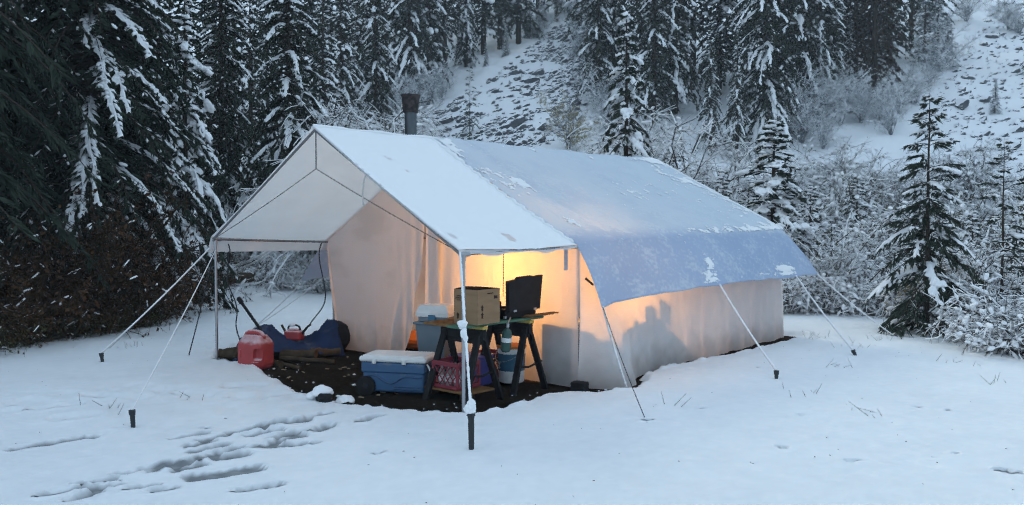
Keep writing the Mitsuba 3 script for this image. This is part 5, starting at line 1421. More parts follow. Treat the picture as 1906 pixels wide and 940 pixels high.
SHRUBS = [
    ('thicket_b', 5.19, 15.2, 0.9, 0.96, 83, 'snowy bush along the front edge of the right thicket, first from the left', 'snowy bushes along the front edge of the right thicket'),
    ('thicket_b', 5.56, 15.4, 0.91, 0.9, 176, 'snowy bush along the front edge of the right thicket, second from the left', 'snowy bushes along the front edge of the right thicket'),
    ('thicket_b', 5.79, 15.2, 1.05, 0.94, 282, 'snowy bush along the front edge of the right thicket, third from the left', 'snowy bushes along the front edge of the right thicket'),
    ('thicket_a', 6.33, 15.8, 1.06, 0.96, 233, 'snowy bush along the front edge of the right thicket, fourth from the left', 'snowy bushes along the front edge of the right thicket'),
    ('thicket_b', 6.39, 15.2, 0.94, 0.84, 247, 'snowy bush along the front edge of the right thicket, fifth from the left', 'snowy bushes along the front edge of the right thicket'),
    ('thicket_b', 6.74, 15.2, 1.03, 0.99, 13, 'snowy bush along the front edge of the right thicket, sixth from the left', 'snowy bushes along the front edge of the right thicket'),
    ('thicket_b', 6.9, 14.9, 1.02, 1.02, 16, 'snowy bush along the front edge of the right thicket, seventh from the left', 'snowy bushes along the front edge of the right thicket'),
    ('thicket_b', 7.0, 14.4, 0.94, 0.93, 272, 'snowy bush along the front edge of the right thicket, eighth from the left', 'snowy bushes along the front edge of the right thicket'),
    ('thicket_a', 7.4, 13.9, 0.94, 0.87, 328, 'snowy bush along the front edge of the right thicket, ninth from the left', 'snowy bushes along the front edge of the right thicket'),
    ('thicket_b', 7.35, 13.3, 1.05, 1.05, 344, 'snowy bush along the front edge of the right thicket, tenth from the left', 'snowy bushes along the front edge of the right thicket'),
    ('thicket_a', 7.42, 12.9, 1.02, 1.05, 276, 'snowy bush along the front edge of the right thicket, eleventh from the left', 'snowy bushes along the front edge of the right thicket'),
    ('thicket_b', 7.34, 12.2, 1.17, 1.11, 113, 'snowy bush along the front edge of the right thicket, thirteenth from the left', 'snowy bushes along the front edge of the right thicket'),
    ('thicket_b', 7.04, 11.2, 1.13, 1.1, 206, 'snowy bush along the front edge of the right thicket, fifteenth from the left', 'snowy bushes along the front edge of the right thicket'),
    ('thicket_b', 6.63, 11.2, 0.69, 0.7, 168, 'snowy bush along the front edge of the right thicket, twelfth from the left', 'snowy bushes along the front edge of the right thicket'),
    ('thicket_b', 6.61, 10.2, 0.95, 0.95, 76, 'snowy bush along the front edge of the right thicket, sixteenth from the left', 'snowy bushes along the front edge of the right thicket'),
    ('thicket_b', 6.34, 10.2, 0.68, 0.6, 337, 'snowy bush along the front edge of the right thicket, fourteenth from the left', 'snowy bushes along the front edge of the right thicket'),
    ('thicket_a', 5.91, 17, 1.16, 1.16, 289, 'snowy bush just behind the front of the right thicket, first from the left', 'snowy bushes just behind the front of the right thicket'),
    ('thicket_a', 6.38, 17.2, 1.4, 1.37, 43, 'snowy bush just behind the front of the right thicket, second from the left', 'snowy bushes just behind the front of the right thicket'),
    ('thicket_c', 6.75, 17, 1.14, 1.07, 280, 'snowy bush just behind the front of the right thicket, third from the left', 'snowy bushes just behind the front of the right thicket'),
    ('thicket_a', 7.17, 16.8, 1.24, 1.28, 140, 'snowy bush just behind the front of the right thicket, fourth from the left', 'snowy bushes just behind the front of the right thicket'),
    ('thicket_c', 7.71, 17, 1.09, 1.19, 80, 'snowy bush just behind the front of the right thicket, fifth from the left', 'snowy bushes just behind the front of the right thicket'),
    ('thicket_a', 7.73, 16, 1.12, 1.17, 156, 'snowy bush just behind the front of the right thicket, sixth from the left', 'snowy bushes just behind the front of the right thicket'),
    ('thicket_c', 8.63, 16, 1.09, 1.07, 6, 'snowy bush just behind the front of the right thicket, seventh from the left', 'snowy bushes just behind the front of the right thicket'),
    ('thicket_a', 8.53, 15, 1.51, 1.31, 34, 'snowy bush just behind the front of the right thicket, eighth from the left', 'snowy bushes just behind the front of the right thicket'),
    ('thicket_a', 8.55, 14.2, 1.45, 1.41, 154, 'snowy bush just behind the front of the right thicket, ninth from the left', 'snowy bushes just behind the front of the right thicket'),
    ('thicket_a', 8.53, 13.5, 1.44, 1.3, 299, 'snowy bush just behind the front of the right thicket, tenth from the left', 'snowy bushes just behind the front of the right thicket'),
    ('thicket_a', 6.33, 19.13, 1.18, 1.19, 223, 'snowy bush in the second row of the right thicket, first from the left', 'snowy bushes in the second row of the right thicket'),
    ('thicket_c', 6.47, 18.84, 1.27, 1.27, 243, 'snowy bush in the second row of the right thicket, second from the left', 'snowy bushes in the second row of the right thicket'),
    ('thicket_a', 7.55, 20.2, 1.44, 1.35, 43, 'snowy bush in the second row of the right thicket, third from the left', 'snowy bushes in the second row of the right thicket'),
    ('thicket_a', 7.75, 18.96, 1.69, 1.67, 346, 'snowy bush in the second row of the right thicket, fourth from the left', 'snowy bushes in the second row of the right thicket'),
    ('thicket_c', 8.59, 18.86, 1.45, 1.49, 43, 'snowy bush in the second row of the right thicket, fifth from the left', 'snowy bushes in the second row of the right thicket'),
    ('thicket_c', 8.72, 18.13, 1.48, 1.49, 45, 'snowy bush in the second row of the right thicket, sixth from the left', 'snowy bushes in the second row of the right thicket'),
    ('thicket_b', 9.1, 18.14, 1.49, 1.43, 338, 'snowy bush in the second row of the right thicket, seventh from the left', 'snowy bushes in the second row of the right thicket'),
    ('thicket_c', 10.12, 18.5, 1.51, 1.72, 283, 'snowy bush in the second row of the right thicket, eighth from the left', 'snowy bushes in the second row of the right thicket'),
    ('thicket_b', 11.29, 19.56, 1.08, 1.18, 276, 'snowy bush in the second row of the right thicket, ninth from the left', 'snowy bushes in the second row of the right thicket'),
    ('thicket_a', 11.36, 18.96, 1.26, 1.27, 240, 'snowy bush in the second row of the right thicket, tenth from the left', 'snowy bushes in the second row of the right thicket'),
    ('thicket_b', 11.69, 18.7, 1.12, 1.12, 216, 'snowy bush in the second row of the right thicket, eleventh from the left', 'snowy bushes in the second row of the right thicket'),
    ('thicket_a', 6.75, 21.49, 1.83, 1.72, 238, 'snowy bush in the third row of the right thicket, first from the left', 'snowy bushes in the third row of the right thicket'),
    ('thicket_a', 7.4, 22.26, 1.72, 1.72, 230, 'snowy bush in the third row of the right thicket, second from the left', 'snowy bushes in the third row of the right thicket'),
    ('thicket_b', 7.74, 21.02, 1.24, 1.4, 285, 'snowy bush in the third row of the right thicket, third from the left', 'snowy bushes in the third row of the right thicket'),
    ('thicket_a', 9.1, 22.36, 1.51, 1.61, 180, 'snowy bush in the third row of the right thicket, fourth from the left', 'snowy bushes in the third row of the right thicket'),
    ('thicket_a', 9.34, 21.38, 1.92, 1.91, 271, 'snowy bush in the third row of the right thicket, fifth from the left', 'snowy bushes in the third row of the right thicket'),
    ('thicket_c', 10.11, 22.13, 1.73, 1.73, 300, 'snowy bush in the third row of the right thicket, sixth from the left', 'snowy bushes in the third row of the right thicket'),
    ('thicket_b', 10.52, 21.52, 1.56, 1.34, 205, 'snowy bush in the third row of the right thicket, seventh from the left', 'snowy bushes in the third row of the right thicket'),
    ('thicket_c', 11.38, 22.02, 1.8, 1.82, 25, 'snowy bush in the third row of the right thicket, eighth from the left', 'snowy bushes in the third row of the right thicket'),
    ('thicket_a', 12.02, 22.26, 1.52, 1.42, 264, 'snowy bush in the third row of the right thicket, ninth from the left', 'snowy bushes in the third row of the right thicket'),
    ('thicket_a', 12.15, 21.34, 1.81, 1.76, 22, 'snowy bush in the third row of the right thicket, tenth from the left', 'snowy bushes in the third row of the right thicket'),
    ('thicket_c', 13.63, 22.57, 1.84, 2.04, 120, 'snowy bush in the third row of the right thicket, eleventh from the left', 'snowy bushes in the third row of the right thicket'),
    ('thicket_b', 13.24, 20.84, 1.65, 1.85, 112, 'snowy bush in the third row of the right thicket, twelfth from the left', 'snowy bushes in the third row of the right thicket'),
    ('thicket_a', 7.55, 24.88, 1.79, 1.72, 353, 'snowy bush in the fourth row of the right thicket, first from the left', 'snowy bushes in the fourth row of the right thicket'),
    ('thicket_c', 7.98, 24.7, 1.72, 1.72, 57, 'snowy bush in the fourth row of the right thicket, second from the left', 'snowy bushes in the fourth row of the right thicket'),
    ('thicket_a', 8.49, 24.92, 1.91, 1.94, 148, 'snowy bush in the fourth row of the right thicket, third from the left', 'snowy bushes in the fourth row of the right thicket'),
    ('thicket_c', 9.62, 24.72, 2.17, 1.93, 301, 'snowy bush in the fourth row of the right thicket, fourth from the left', 'snowy bushes in the fourth row of the right thicket'),
    ('thicket_a', 10.34, 25.81, 1.48, 1.63, 330, 'snowy bush in the fourth row of the right thicket, fifth from the left', 'snowy bushes in the fourth row of the right thicket'),
    ('thicket_b', 11.22, 25.89, 1.92, 2.04, 210, 'snowy bush in the fourth row of the right thicket, sixth from the left', 'snowy bushes in the fourth row of the right thicket'),
    ('thicket_a', 11.45, 25.16, 1.63, 1.66, 146, 'snowy bush in the fourth row of the right thicket, seventh from the left', 'snowy bushes in the fourth row of the right thicket'),
    ('thicket_c', 11.9, 24.23, 1.67, 1.63, 240, 'snowy bush in the fourth row of the right thicket, eighth from the left', 'snowy bushes in the fourth row of the right thicket'),
    ('thicket_c', 12.85, 24.98, 1.17, 1.2, 211, 'snowy bush in the fourth row of the right thicket, ninth from the left', 'snowy bushes in the fourth row of the right thicket'),
    ('thicket_c', 13.27, 24.75, 1.72, 1.52, 84, 'snowy bush in the fourth row of the right thicket, tenth from the left', 'snowy bushes in the fourth row of the right thicket'),
    ('thicket_a', 14.63, 25.06, 1.31, 1.36, 96, 'snowy bush in the fourth row of the right thicket, eleventh from the left', 'snowy bushes in the fourth row of the right thicket'),
    ('thicket_b', 15.01, 24.74, 1.51, 1.54, 324, 'snowy bush in the fourth row of the right thicket, twelfth from the left', 'snowy bushes in the fourth row of the right thicket'),
    ('thicket_a', 15.91, 25.31, 1.64, 1.48, 117, 'snowy bush in the fourth row of the right thicket, thirteenth from the left', 'snowy bushes in the fourth row of the right thicket'),
    ('thicket_b', 7.2, 29.53, 1.55, 1.48, 212, 'snowy bush in the fifth row of the right thicket, first from the left', 'snowy bushes in the fifth row of the right thicket'),
    ('thicket_c', 7.42, 28.33, 1.65, 1.73, 77, 'snowy bush in the fifth row of the right thicket, second from the left', 'snowy bushes in the fifth row of the right thicket'),
    ('thicket_b', 8.41, 28.48, 1.82, 2.06, 190, 'snowy bush in the fifth row of the right thicket, third from the left', 'snowy bushes in the fifth row of the right thicket'),
    ('thicket_a', 9.79, 28.77, 1.82, 1.83, 12, 'snowy bush in the fifth row of the right thicket, fourth from the left', 'snowy bushes in the fifth row of the right thicket'),
    ('thicket_b', 10.66, 29.73, 2.31, 2.2, 271, 'snowy bush in the fifth row of the right thicket, fifth from the left', 'snowy bushes in the fifth row of the right thicket'),
    ('thicket_c', 11.43, 29.55, 1.67, 1.85, 207, 'snowy bush in the fifth row of the right thicket, sixth from the left', 'snowy bushes in the fifth row of the right thicket'),
    ('thicket_c', 12.76, 29.92, 1.92, 1.74, 269, 'snowy bush in the fifth row of the right thicket, seventh from the left', 'snowy bushes in the fifth row of the right thicket'),
    ('thicket_b', 13.23, 29.18, 1.74, 1.83, 203, 'snowy bush in the fifth row of the right thicket, eighth from the left', 'snowy bushes in the fifth row of the right thicket'),
    ('thicket_c', 13.41, 28.09, 1.42, 1.47, 307, 'snowy bush in the fifth row of the right thicket, ninth from the left', 'snowy bushes in the fifth row of the right thicket'),
    ('thicket_a', 15.1, 29.83, 1.3, 1.13, 310, 'snowy bush in the fifth row of the right thicket, tenth from the left', 'snowy bushes in the fifth row of the right thicket'),
    ('thicket_b', 15.75, 29.32, 1.69, 1.5, 94, 'snowy bush in the fifth row of the right thicket, eleventh from the left', 'snowy bushes in the fifth row of the right thicket'),
    ('thicket_c', 16.54, 29.24, 1.55, 1.51, 115, 'snowy bush in the fifth row of the right thicket, twelfth from the left', 'snowy bushes in the fifth row of the right thicket'),
    ('thicket_a', 17.44, 29.22, 1.48, 1.58, 78, 'snowy bush in the fifth row of the right thicket, thirteenth from the left', 'snowy bushes in the fifth row of the right thicket'),
    ('thicket_b', 18.6, 30.18, 1.49, 1.56, 118, 'snowy bush in the fifth row of the right thicket, fourteenth from the left', 'snowy bushes in the fifth row of the right thicket'),
    ('thicket_a', 8.47, 33.98, 1.6, 1.58, 209, 'snowy bush in the back row of the right thicket, first from the left', 'snowy bushes in the back row of the right thicket'),
    ('thicket_b', 8.51, 33.04, 1.46, 1.59, 118, 'snowy bush in the back row of the right thicket, second from the left', 'snowy bushes in the back row of the right thicket'),
    ('thicket_b', 10.66, 34.52, 1.67, 1.67, 128, 'snowy bush in the back row of the right thicket, third from the left', 'snowy bushes in the back row of the right thicket'),
    ('thicket_a', 10.7, 33.42, 1.8, 1.86, 30, 'snowy bush in the back row of the right thicket, fourth from the left', 'snowy bushes in the back row of the right thicket'),
    ('thicket_a', 12.3, 34.0, 1.59, 1.59, 242, 'snowy bush in the back row of the right thicket, fifth from the left', 'snowy bushes in the back row of the right thicket'),
    ('thicket_c', 13.75, 35.03, 1.62, 1.62, 133, 'snowy bush in the back row of the right thicket, sixth from the left', 'snowy bushes in the back row of the right thicket'),
    ('thicket_c', 14.36, 33.43, 1.68, 1.63, 149, 'snowy bush in the back row of the right thicket, seventh from the left', 'snowy bushes in the back row of the right thicket'),
    ('thicket_b', 15.59, 35.06, 1.68, 1.56, 265, 'snowy bush in the back row of the right thicket, eighth from the left', 'snowy bushes in the back row of the right thicket'),
    ('thicket_c', 15.82, 33.13, 1.16, 1.33, 297, 'snowy bush in the back row of the right thicket, ninth from the left', 'snowy bushes in the back row of the right thicket'),
    ('thicket_a', 17.66, 34.32, 1.55, 1.66, 70, 'snowy bush in the back row of the right thicket, tenth from the left', 'snowy bushes in the back row of the right thicket'),
    ('thicket_c', 19.14, 34.35, 1.76, 1.54, 193, 'snowy bush in the back row of the right thicket, eleventh from the left', 'snowy bushes in the back row of the right thicket'),
    ('thicket_b', 19.83, 34.88, 1.26, 1.26, 289, 'snowy bush in the back row of the right thicket, twelfth from the left', 'snowy bushes in the back row of the right thicket'),
    ('thicket_b', 21.19, 34.38, 1.38, 1.46, 330, 'snowy bush in the back row of the right thicket, thirteenth from the left', 'snowy bushes in the back row of the right thicket'),
    ('thicket_a', 5.02, 17.0, 1.11, 1.18, 328, 'snowy bush close behind the rear roof slope, fourth from the left', 'snowy bushes close behind the rear roof slope'),
    ('thicket_a', 5.35, 19, 1.45, 1.44, 348, 'snowy bush close behind the rear roof slope, third from the left', 'snowy bushes close behind the rear roof slope'),
    ('thicket_c', 4.12, 18, 1.37, 1.4, 26, 'snowy bush close behind the rear roof slope, second from the left', 'snowy bushes close behind the rear roof slope'),
    ('thicket_a', 4.05, 20, 1.5, 1.54, 313, 'snowy bush close behind the rear roof slope, first from the left', 'snowy bushes close behind the rear roof slope'),
    ('arched_tree', -3.47, 20, 1.25, 1.44, 296, 'snowy bush or arching tree behind the tent ridge, fifth from the left', 'snowy bushes or arching tree behind the tent ridge'),
    ('arched_tree', -3.35, 22, 1.49, 1.45, 87, 'snowy bush or arching tree behind the tent ridge, eighth from the left', 'snowy bushes or arching tree behind the tent ridge'),
    ('thicket_c', -2.52, 19, 1.75, 1.86, 148, 'snowy bush or arching tree behind the tent ridge, tenth from the left', 'snowy bushes or arching tree behind the tent ridge'),
    ('arched_tree', -2.26, 21, 1.13, 1.16, 46, 'snowy bush or arching tree behind the tent ridge, thirteenth from the left', 'snowy bushes or arching tree behind the tent ridge'),
    ('bare_tree', -1.87, 23, 0.98, 1.12, 84, 'snowy bush or arching tree behind the tent ridge, sixteenth from the left', 'snowy bushes or arching tree behind the tent ridge'),
    ('bare_tree', -1.93, 18.5, 0.98, 0.96, 236, 'snowy bush or arching tree behind the tent ridge, fourteenth from the left', 'snowy bushes or arching tree behind the tent ridge'),
    ('arched_tree', -4.33, 22, 1.61, 1.58, 180, 'snowy bush or arching tree behind the tent ridge, third from the left', 'snowy bushes or arching tree behind the tent ridge'),
    ('thicket_a', -1.15, 21, 2.18, 2.06, 23, 'snowy bush or arching tree behind the tent ridge, seventeenth from the left', 'snowy bushes or arching tree behind the tent ridge'),
    ('thicket_a', -0.33, 22, 2.34, 2.17, 20, 'snowy bush or arching tree behind the tent ridge, eighteenth from the left', 'snowy bushes or arching tree behind the tent ridge'),
    ('thicket_b', 0.41, 23, 2.71, 2.55, 47, 'snowy bush or arching tree behind the tent ridge, nineteenth from the left', 'snowy bushes or arching tree behind the tent ridge'),
    ('thicket_a', 1.29, 22.5, 2.32, 2.3, 209, 'snowy bush or arching tree behind the tent ridge, twentieth from the left', 'snowy bushes or arching tree behind the tent ridge'),
    ('frost_shrub', 2.08, 23, 1.82, 1.66, 280, 'snowy bush or arching tree behind the tent ridge, twenty first from the left', 'snowy bushes or arching tree behind the tent ridge'),
    ('frost_shrub', 2.8, 24, 2.06, 1.91, 120, 'snowy bush or arching tree behind the tent ridge, twenty third from the left', 'snowy bushes or arching tree behind the tent ridge'),
    ('arched_tree', 3.73, 22, 1.31, 1.33, 359, 'snowy bush or arching tree behind the tent ridge, twenty sixth from the left', 'snowy bushes or arching tree behind the tent ridge'),
    ('arched_tree', 4.45, 23.5, 1.66, 1.51, 341, 'snowy bush or arching tree behind the tent ridge, twenty eighth from the left', 'snowy bushes or arching tree behind the tent ridge'),
    ('arched_tree', 4.68, 22, 1.46, 1.34, 211, 'snowy bush or arching tree behind the tent ridge, twenty ninth from the left', 'snowy bushes or arching tree behind the tent ridge'),
    ('arched_tree', 5.54, 23.5, 1.21, 1.34, 238, 'snowy bush or arching tree behind the tent ridge, thirty first from the left', 'snowy bushes or arching tree behind the tent ridge'),
    ('thicket_c', 6.39, 25, 1.86, 1.78, 173, 'snowy bush or arching tree behind the tent ridge, thirty second from the left', 'snowy bushes or arching tree behind the tent ridge'),
    ('thicket_b', 2.07, 20, 2.29, 2.05, 136, 'snowy bush or arching tree behind the tent ridge, twenty second from the left', 'snowy bushes or arching tree behind the tent ridge'),
    ('thicket_b', 3.1, 19, 2.26, 2.03, 225, 'snowy bush or arching tree behind the tent ridge, twenty fifth from the left', 'snowy bushes or arching tree behind the tent ridge'),
    ('frost_shrub', -3.02, 25, 1.95, 2.04, 7, 'snowy bush or arching tree behind the tent ridge, twelfth from the left', 'snowy bushes or arching tree behind the tent ridge'),
    ('arched_tree', -3.88, 27, 1.59, 1.64, 85, 'snowy bush or arching tree behind the tent ridge, ninth from the left', 'snowy bushes or arching tree behind the tent ridge'),
    ('arched_tree', -4.68, 28, 1.93, 1.72, 308, 'snowy bush or arching tree behind the tent ridge, sixth from the left', 'snowy bushes or arching tree behind the tent ridge'),
    ('arched_tree', -5.4, 27, 1.79, 1.69, 98, 'snowy bush or arching tree behind the tent ridge, second from the left', 'snowy bushes or arching tree behind the tent ridge'),
    ('thicket_c', -5.66, 25, 1.68, 1.82, 19, 'snowy bush or arching tree behind the tent ridge, first from the left', 'snowy bushes or arching tree behind the tent ridge'),
    ('frost_shrub', -2.63, 30, 1.96, 1.81, 218, 'snowy bush or arching tree behind the tent ridge, fifteenth from the left', 'snowy bushes or arching tree behind the tent ridge'),
    ('arched_tree', 3.9, 30, 1.78, 1.7, 251, 'snowy bush or arching tree behind the tent ridge, twenty fourth from the left', 'snowy bushes or arching tree behind the tent ridge'),
    ('arched_tree', 5.68, 30, 1.8, 1.77, 38, 'snowy bush or arching tree behind the tent ridge, twenty seventh from the left', 'snowy bushes or arching tree behind the tent ridge'),
    ('thicket_c', 6.45, 29, 2.07, 1.87, 77, 'snowy bush or arching tree behind the tent ridge, thirtieth from the left', 'snowy bushes or arching tree behind the tent ridge'),
    ('arched_tree', -6.13, 34, 1.94, 1.95, 89, 'snowy bush or arching tree behind the tent ridge, fourth from the left', 'snowy bushes or arching tree behind the tent ridge'),
    ('arched_tree', -4.46, 35, 1.78, 1.76, 56, 'snowy bush or arching tree behind the tent ridge, eleventh from the left', 'snowy bushes or arching tree behind the tent ridge'),
    ('thicket_c', -5.84, 38, 2.16, 2.31, 153, 'snowy bush or arching tree behind the tent ridge, seventh from the left', 'snowy bushes or arching tree behind the tent ridge'),
    ('thicket_b', -8.46, 24.5, 0.97, 0.87, 72, 'snowy bush at the back of the clearing below the porch eave, sixth from the left', 'snowy bushes at the back of the clearing below the porch eave'),
    ('thicket_a', -8.37, 26, 1.06, 0.96, 224, 'snowy bush at the back of the clearing below the porch eave, eighth from the left', 'snowy bushes at the back of the clearing below the porch eave'),
    ('thicket_a', -8.07, 27, 1.06, 1.18, 55, 'snowy bush at the back of the clearing below the porch eave, ninth from the left', 'snowy bushes at the back of the clearing below the porch eave'),
    ('thicket_b', -5.72, 21, 1.11, 1.21, 266, 'snowy bush at the back of the clearing below the porch eave, twelfth from the left', 'snowy bushes at the back of the clearing below the porch eave'),
    ('thicket_b', -6.43, 22.5, 1.03, 1.19, 68, 'snowy bush at the back of the clearing below the porch eave, tenth from the left', 'snowy bushes at the back of the clearing below the porch eave'),
    ('thicket_b', -5.11, 20.5, 0.96, 0.87, 68, 'snowy bush at the back of the clearing below the porch eave, fourteenth from the left', 'snowy bushes at the back of the clearing below the porch eave'),
    ('thicket_b', -4.57, 19.5, 0.75, 0.68, 122, 'snowy bush at the back of the clearing below the porch eave, sixteenth from the left', 'snowy bushes at the back of the clearing below the porch eave'),
    ('thicket_a', -6.17, 23.5, 1.0, 1.06, 164, 'snowy bush at the back of the clearing below the porch eave, thirteenth from the left', 'snowy bushes at the back of the clearing below the porch eave'),
    ('thicket_a', -5.59, 24, 0.96, 1.04, 321, 'snowy bush at the back of the clearing below the porch eave, seventeenth from the left', 'snowy bushes at the back of the clearing below the porch eave'),
    ('rusty_shrub', -7.6, 21, 0.78, 0.84, 176, 'snowy bush at the back of the clearing below the porch eave, fourth from the left', 'snowy bushes at the back of the clearing below the porch eave'),
    ('rusty_shrub', -6.81, 18, 0.74, 0.69, 302, 'snowy bush at the back of the clearing below the porch eave, third from the left', 'snowy bushes at the back of the clearing below the porch eave'),
    ('thicket_a', -8.24, 23, 0.96, 0.96, 56, 'snowy bush at the back of the clearing below the porch eave, fifth from the left', 'snowy bushes at the back of the clearing below the porch eave'),
    ('rusty_shrub', -6.71, 17, 0.84, 0.95, 189, 'snowy bush at the back of the clearing below the porch eave, second from the left', 'snowy bushes at the back of the clearing below the porch eave'),
    ('thicket_a', -9.63, 29, 1.22, 1.16, 321, 'snowy bush at the back of the clearing below the porch eave, seventh from the left', 'snowy bushes at the back of the clearing below the porch eave'),
    ('frost_shrub', -8.57, 30, 1.03, 1.08, 40, 'snowy bush at the back of the clearing below the porch eave, eleventh from the left', 'snowy bushes at the back of the clearing below the porch eave'),
    ('thicket_a', -6.89, 28, 1.02, 1.16, 348, 'snowy bush at the back of the clearing below the porch eave, fifteenth from the left', 'snowy bushes at the back of the clearing below the porch eave'),
    ('rusty_shrub', -6.72, 15.6, 0.6, 0.63, 37, 'snowy bush at the back of the clearing below the porch eave, first from the left', 'snowy bushes at the back of the clearing below the porch eave'),
    ('frost_shrub', 15.26, 43.88, 1.62, 1.64, 240, 'frosted pale bush on the hillside, fifteenth from the left', 'frosted pale bushes on the hillside'),
    ('frost_shrub', 16.24, 43.41, 1.43, 1.26, 213, 'frosted pale bush on the hillside, eighteenth from the left', 'frosted pale bushes on the hillside'),
    ('frost_shrub', 17.28, 43.13, 1.54, 1.45, 281, 'frosted pale bush on the hillside, twentieth from the left', 'frosted pale bushes on the hillside'),
    ('frost_shrub', 18.67, 43.71, 1.35, 1.38, 22, 'frosted pale bush on the hillside, twenty second from the left', 'frosted pale bushes on the hillside'),
    ('frost_shrub', 19.73, 43.51, 1.7, 1.38, 298, 'frosted pale bush on the hillside, twenty third from the left', 'frosted pale bushes on the hillside'),
    ('frost_shrub', 21.12, 44.63, 1.37, 1.3, 233, 'frosted pale bush on the hillside, twenty fifth from the left', 'frosted pale bushes on the hillside'),
    ('frost_shrub', 22.47, 45.58, 1.27, 1.21, 7, 'frosted pale bush on the hillside, twenty sixth from the left', 'frosted pale bushes on the hillside'),
    ('frost_shrub', 24.44, 47.96, 1.38, 1.22, 152, 'frosted pale bush on the hillside, twenty seventh from the left', 'frosted pale bushes on the hillside'),
    ('frost_shrub', 26.4, 50.51, 1.67, 1.52, 203, 'frosted pale bush on the hillside, twenty eighth from the left', 'frosted pale bushes on the hillside'),
    ('frost_shrub', 19.35, 41.77, 1.22, 1.28, 286, 'frosted pale bush on the hillside, twenty fourth from the left', 'frosted pale bushes on the hillside'),
    ('frost_shrub', 14.97, 42.25, 1.63, 1.3, 215, 'frosted pale bush on the hillside, sixteenth from the left', 'frosted pale bushes on the hillside'),
    ('frost_shrub', 15.71, 41.26, 1.15, 1.08, 113, 'frosted pale bush on the hillside, nineteenth from the left', 'frosted pale bushes on the hillside'),
    ('frost_shrub', 2.0, 64.49, 1.6, 1.37, 241, 'frosted pale bush on the hillside, eighth from the left', 'frosted pale bushes on the hillside'),
    ('frost_shrub', 4.87, 68.95, 2.03, 2.06, 213, 'frosted pale bush on the hillside, ninth from the left', 'frosted pale bushes on the hillside'),
    ('frost_shrub', 6.27, 64.59, 1.99, 1.86, 355, 'frosted pale bush on the hillside, eleventh from the left', 'frosted pale bushes on the hillside'),
    ('frost_shrub', 6.32, 57.32, 1.84, 1.64, 18, 'frosted pale bush on the hillside, thirteenth from the left', 'frosted pale bushes on the hillside'),
    ('frost_shrub', -6.14, 50.82, 1.46, 1.45, 310, 'frosted pale bush on the hillside, fourth from the left', 'frosted pale bushes on the hillside'),
    ('frost_shrub', -5.22, 51.74, 1.57, 1.71, 340, 'frosted pale bush on the hillside, sixth from the left', 'frosted pale bushes on the hillside'),
    ('frost_shrub', -5.64, 48.0, 1.35, 1.47, 221, 'frosted pale bush on the hillside, fifth from the left', 'frosted pale bushes on the hillside'),
    ('frost_shrub', -4.46, 52.76, 1.19, 1.16, 305, 'frosted pale bush on the hillside, seventh from the left', 'frosted pale bushes on the hillside'),
    ('frost_shrub', 5.17, 46.91, 1.71, 1.5, 193, 'frosted pale bush on the hillside, twelfth from the left', 'frosted pale bushes on the hillside'),
    ('frost_shrub', 34.52, 55.82, 1.48, 1.23, 309, 'frosted pale bush on the hillside, thirty first from the left', 'frosted pale bushes on the hillside'),
    ('frost_shrub', 32.53, 58.88, 1.72, 1.37, 246, 'frosted pale bush on the hillside, twenty ninth from the left', 'frosted pale bushes on the hillside'),
    ('frost_shrub', -7.55, 49.09, 1.65, 1.69, 49, 'frosted pale bush on the hillside, second from the left', 'frosted pale bushes on the hillside'),
    ('frost_shrub', -8.45, 48.68, 1.64, 1.62, 323, 'frosted pale bush on the hillside, first from the left', 'frosted pale bushes on the hillside'),
    ('frost_shrub', -6.83, 49.77, 1.47, 1.37, 276, 'frosted pale bush on the hillside, third from the left', 'frosted pale bushes on the hillside'),
    ('frost_shrub', 18.65, 45.07, 1.34, 1.18, 237, 'frosted pale bush on the hillside, twenty first from the left', 'frosted pale bushes on the hillside'),
    ('frost_shrub', 16.49, 45.68, 1.56, 1.32, 167, 'frosted pale bush on the hillside, seventeenth from the left', 'frosted pale bushes on the hillside'),
    ('frost_shrub', 4.74, 56.6, 1.44, 1.39, 277, 'frosted pale bush on the hillside, tenth from the left', 'frosted pale bushes on the hillside'),
    ('frost_shrub', 5.18, 44.36, 1.5, 1.37, 304, 'frosted pale bush on the hillside, fourteenth from the left', 'frosted pale bushes on the hillside'),
    ('frost_shrub', 34.17, 56.47, 1.36, 1.38, 6, 'frosted pale bush on the hillside, thirtieth from the left', 'frosted pale bushes on the hillside'),
    ('dark_shrub', -7.02, 10.5, 0.84, 0.87, 327, 'dark leaved bush under the left conifers, second from the left', 'dark leaved bushes under the left conifers'),
    ('dark_shrub', -7.08, 11.5, 1.05, 0.93, 220, 'dark leaved bush under the left conifers, fourth from the left', 'dark leaved bushes under the left conifers'),
    ('dark_shrub', -6.95, 12.2, 1.18, 1.05, 135, 'dark leaved bush under the left conifers, seventh from the left', 'dark leaved bushes under the left conifers'),
    ('dark_shrub', -6.51, 12.6, 0.93, 1.03, 260, 'dark leaved bush under the left conifers, tenth from the left', 'dark leaved bushes under the left conifers'),
    ('dark_shrub', -6.4, 13.6, 0.86, 0.85, 199, 'dark leaved bush under the left conifers, thirteenth from the left', 'dark leaved bushes under the left conifers'),
    ('dark_shrub', -6.46, 15, 0.95, 0.83, 130, 'dark leaved bush under the left conifers, fifteenth from the left', 'dark leaved bushes under the left conifers'),
    ('dark_shrub', -7.96, 13.5, 1.33, 1.33, 271, 'dark leaved bush under the left conifers, sixth from the left', 'dark leaved bushes under the left conifers'),
    ('dark_shrub', -7.4, 14.5, 1.3, 1.2, 324, 'dark leaved bush under the left conifers, eleventh from the left', 'dark leaved bushes under the left conifers'),
    ('dark_shrub', -8.34, 12, 1.51, 1.35, 269, 'dark leaved bush under the left conifers, first from the left', 'dark leaved bushes under the left conifers'),
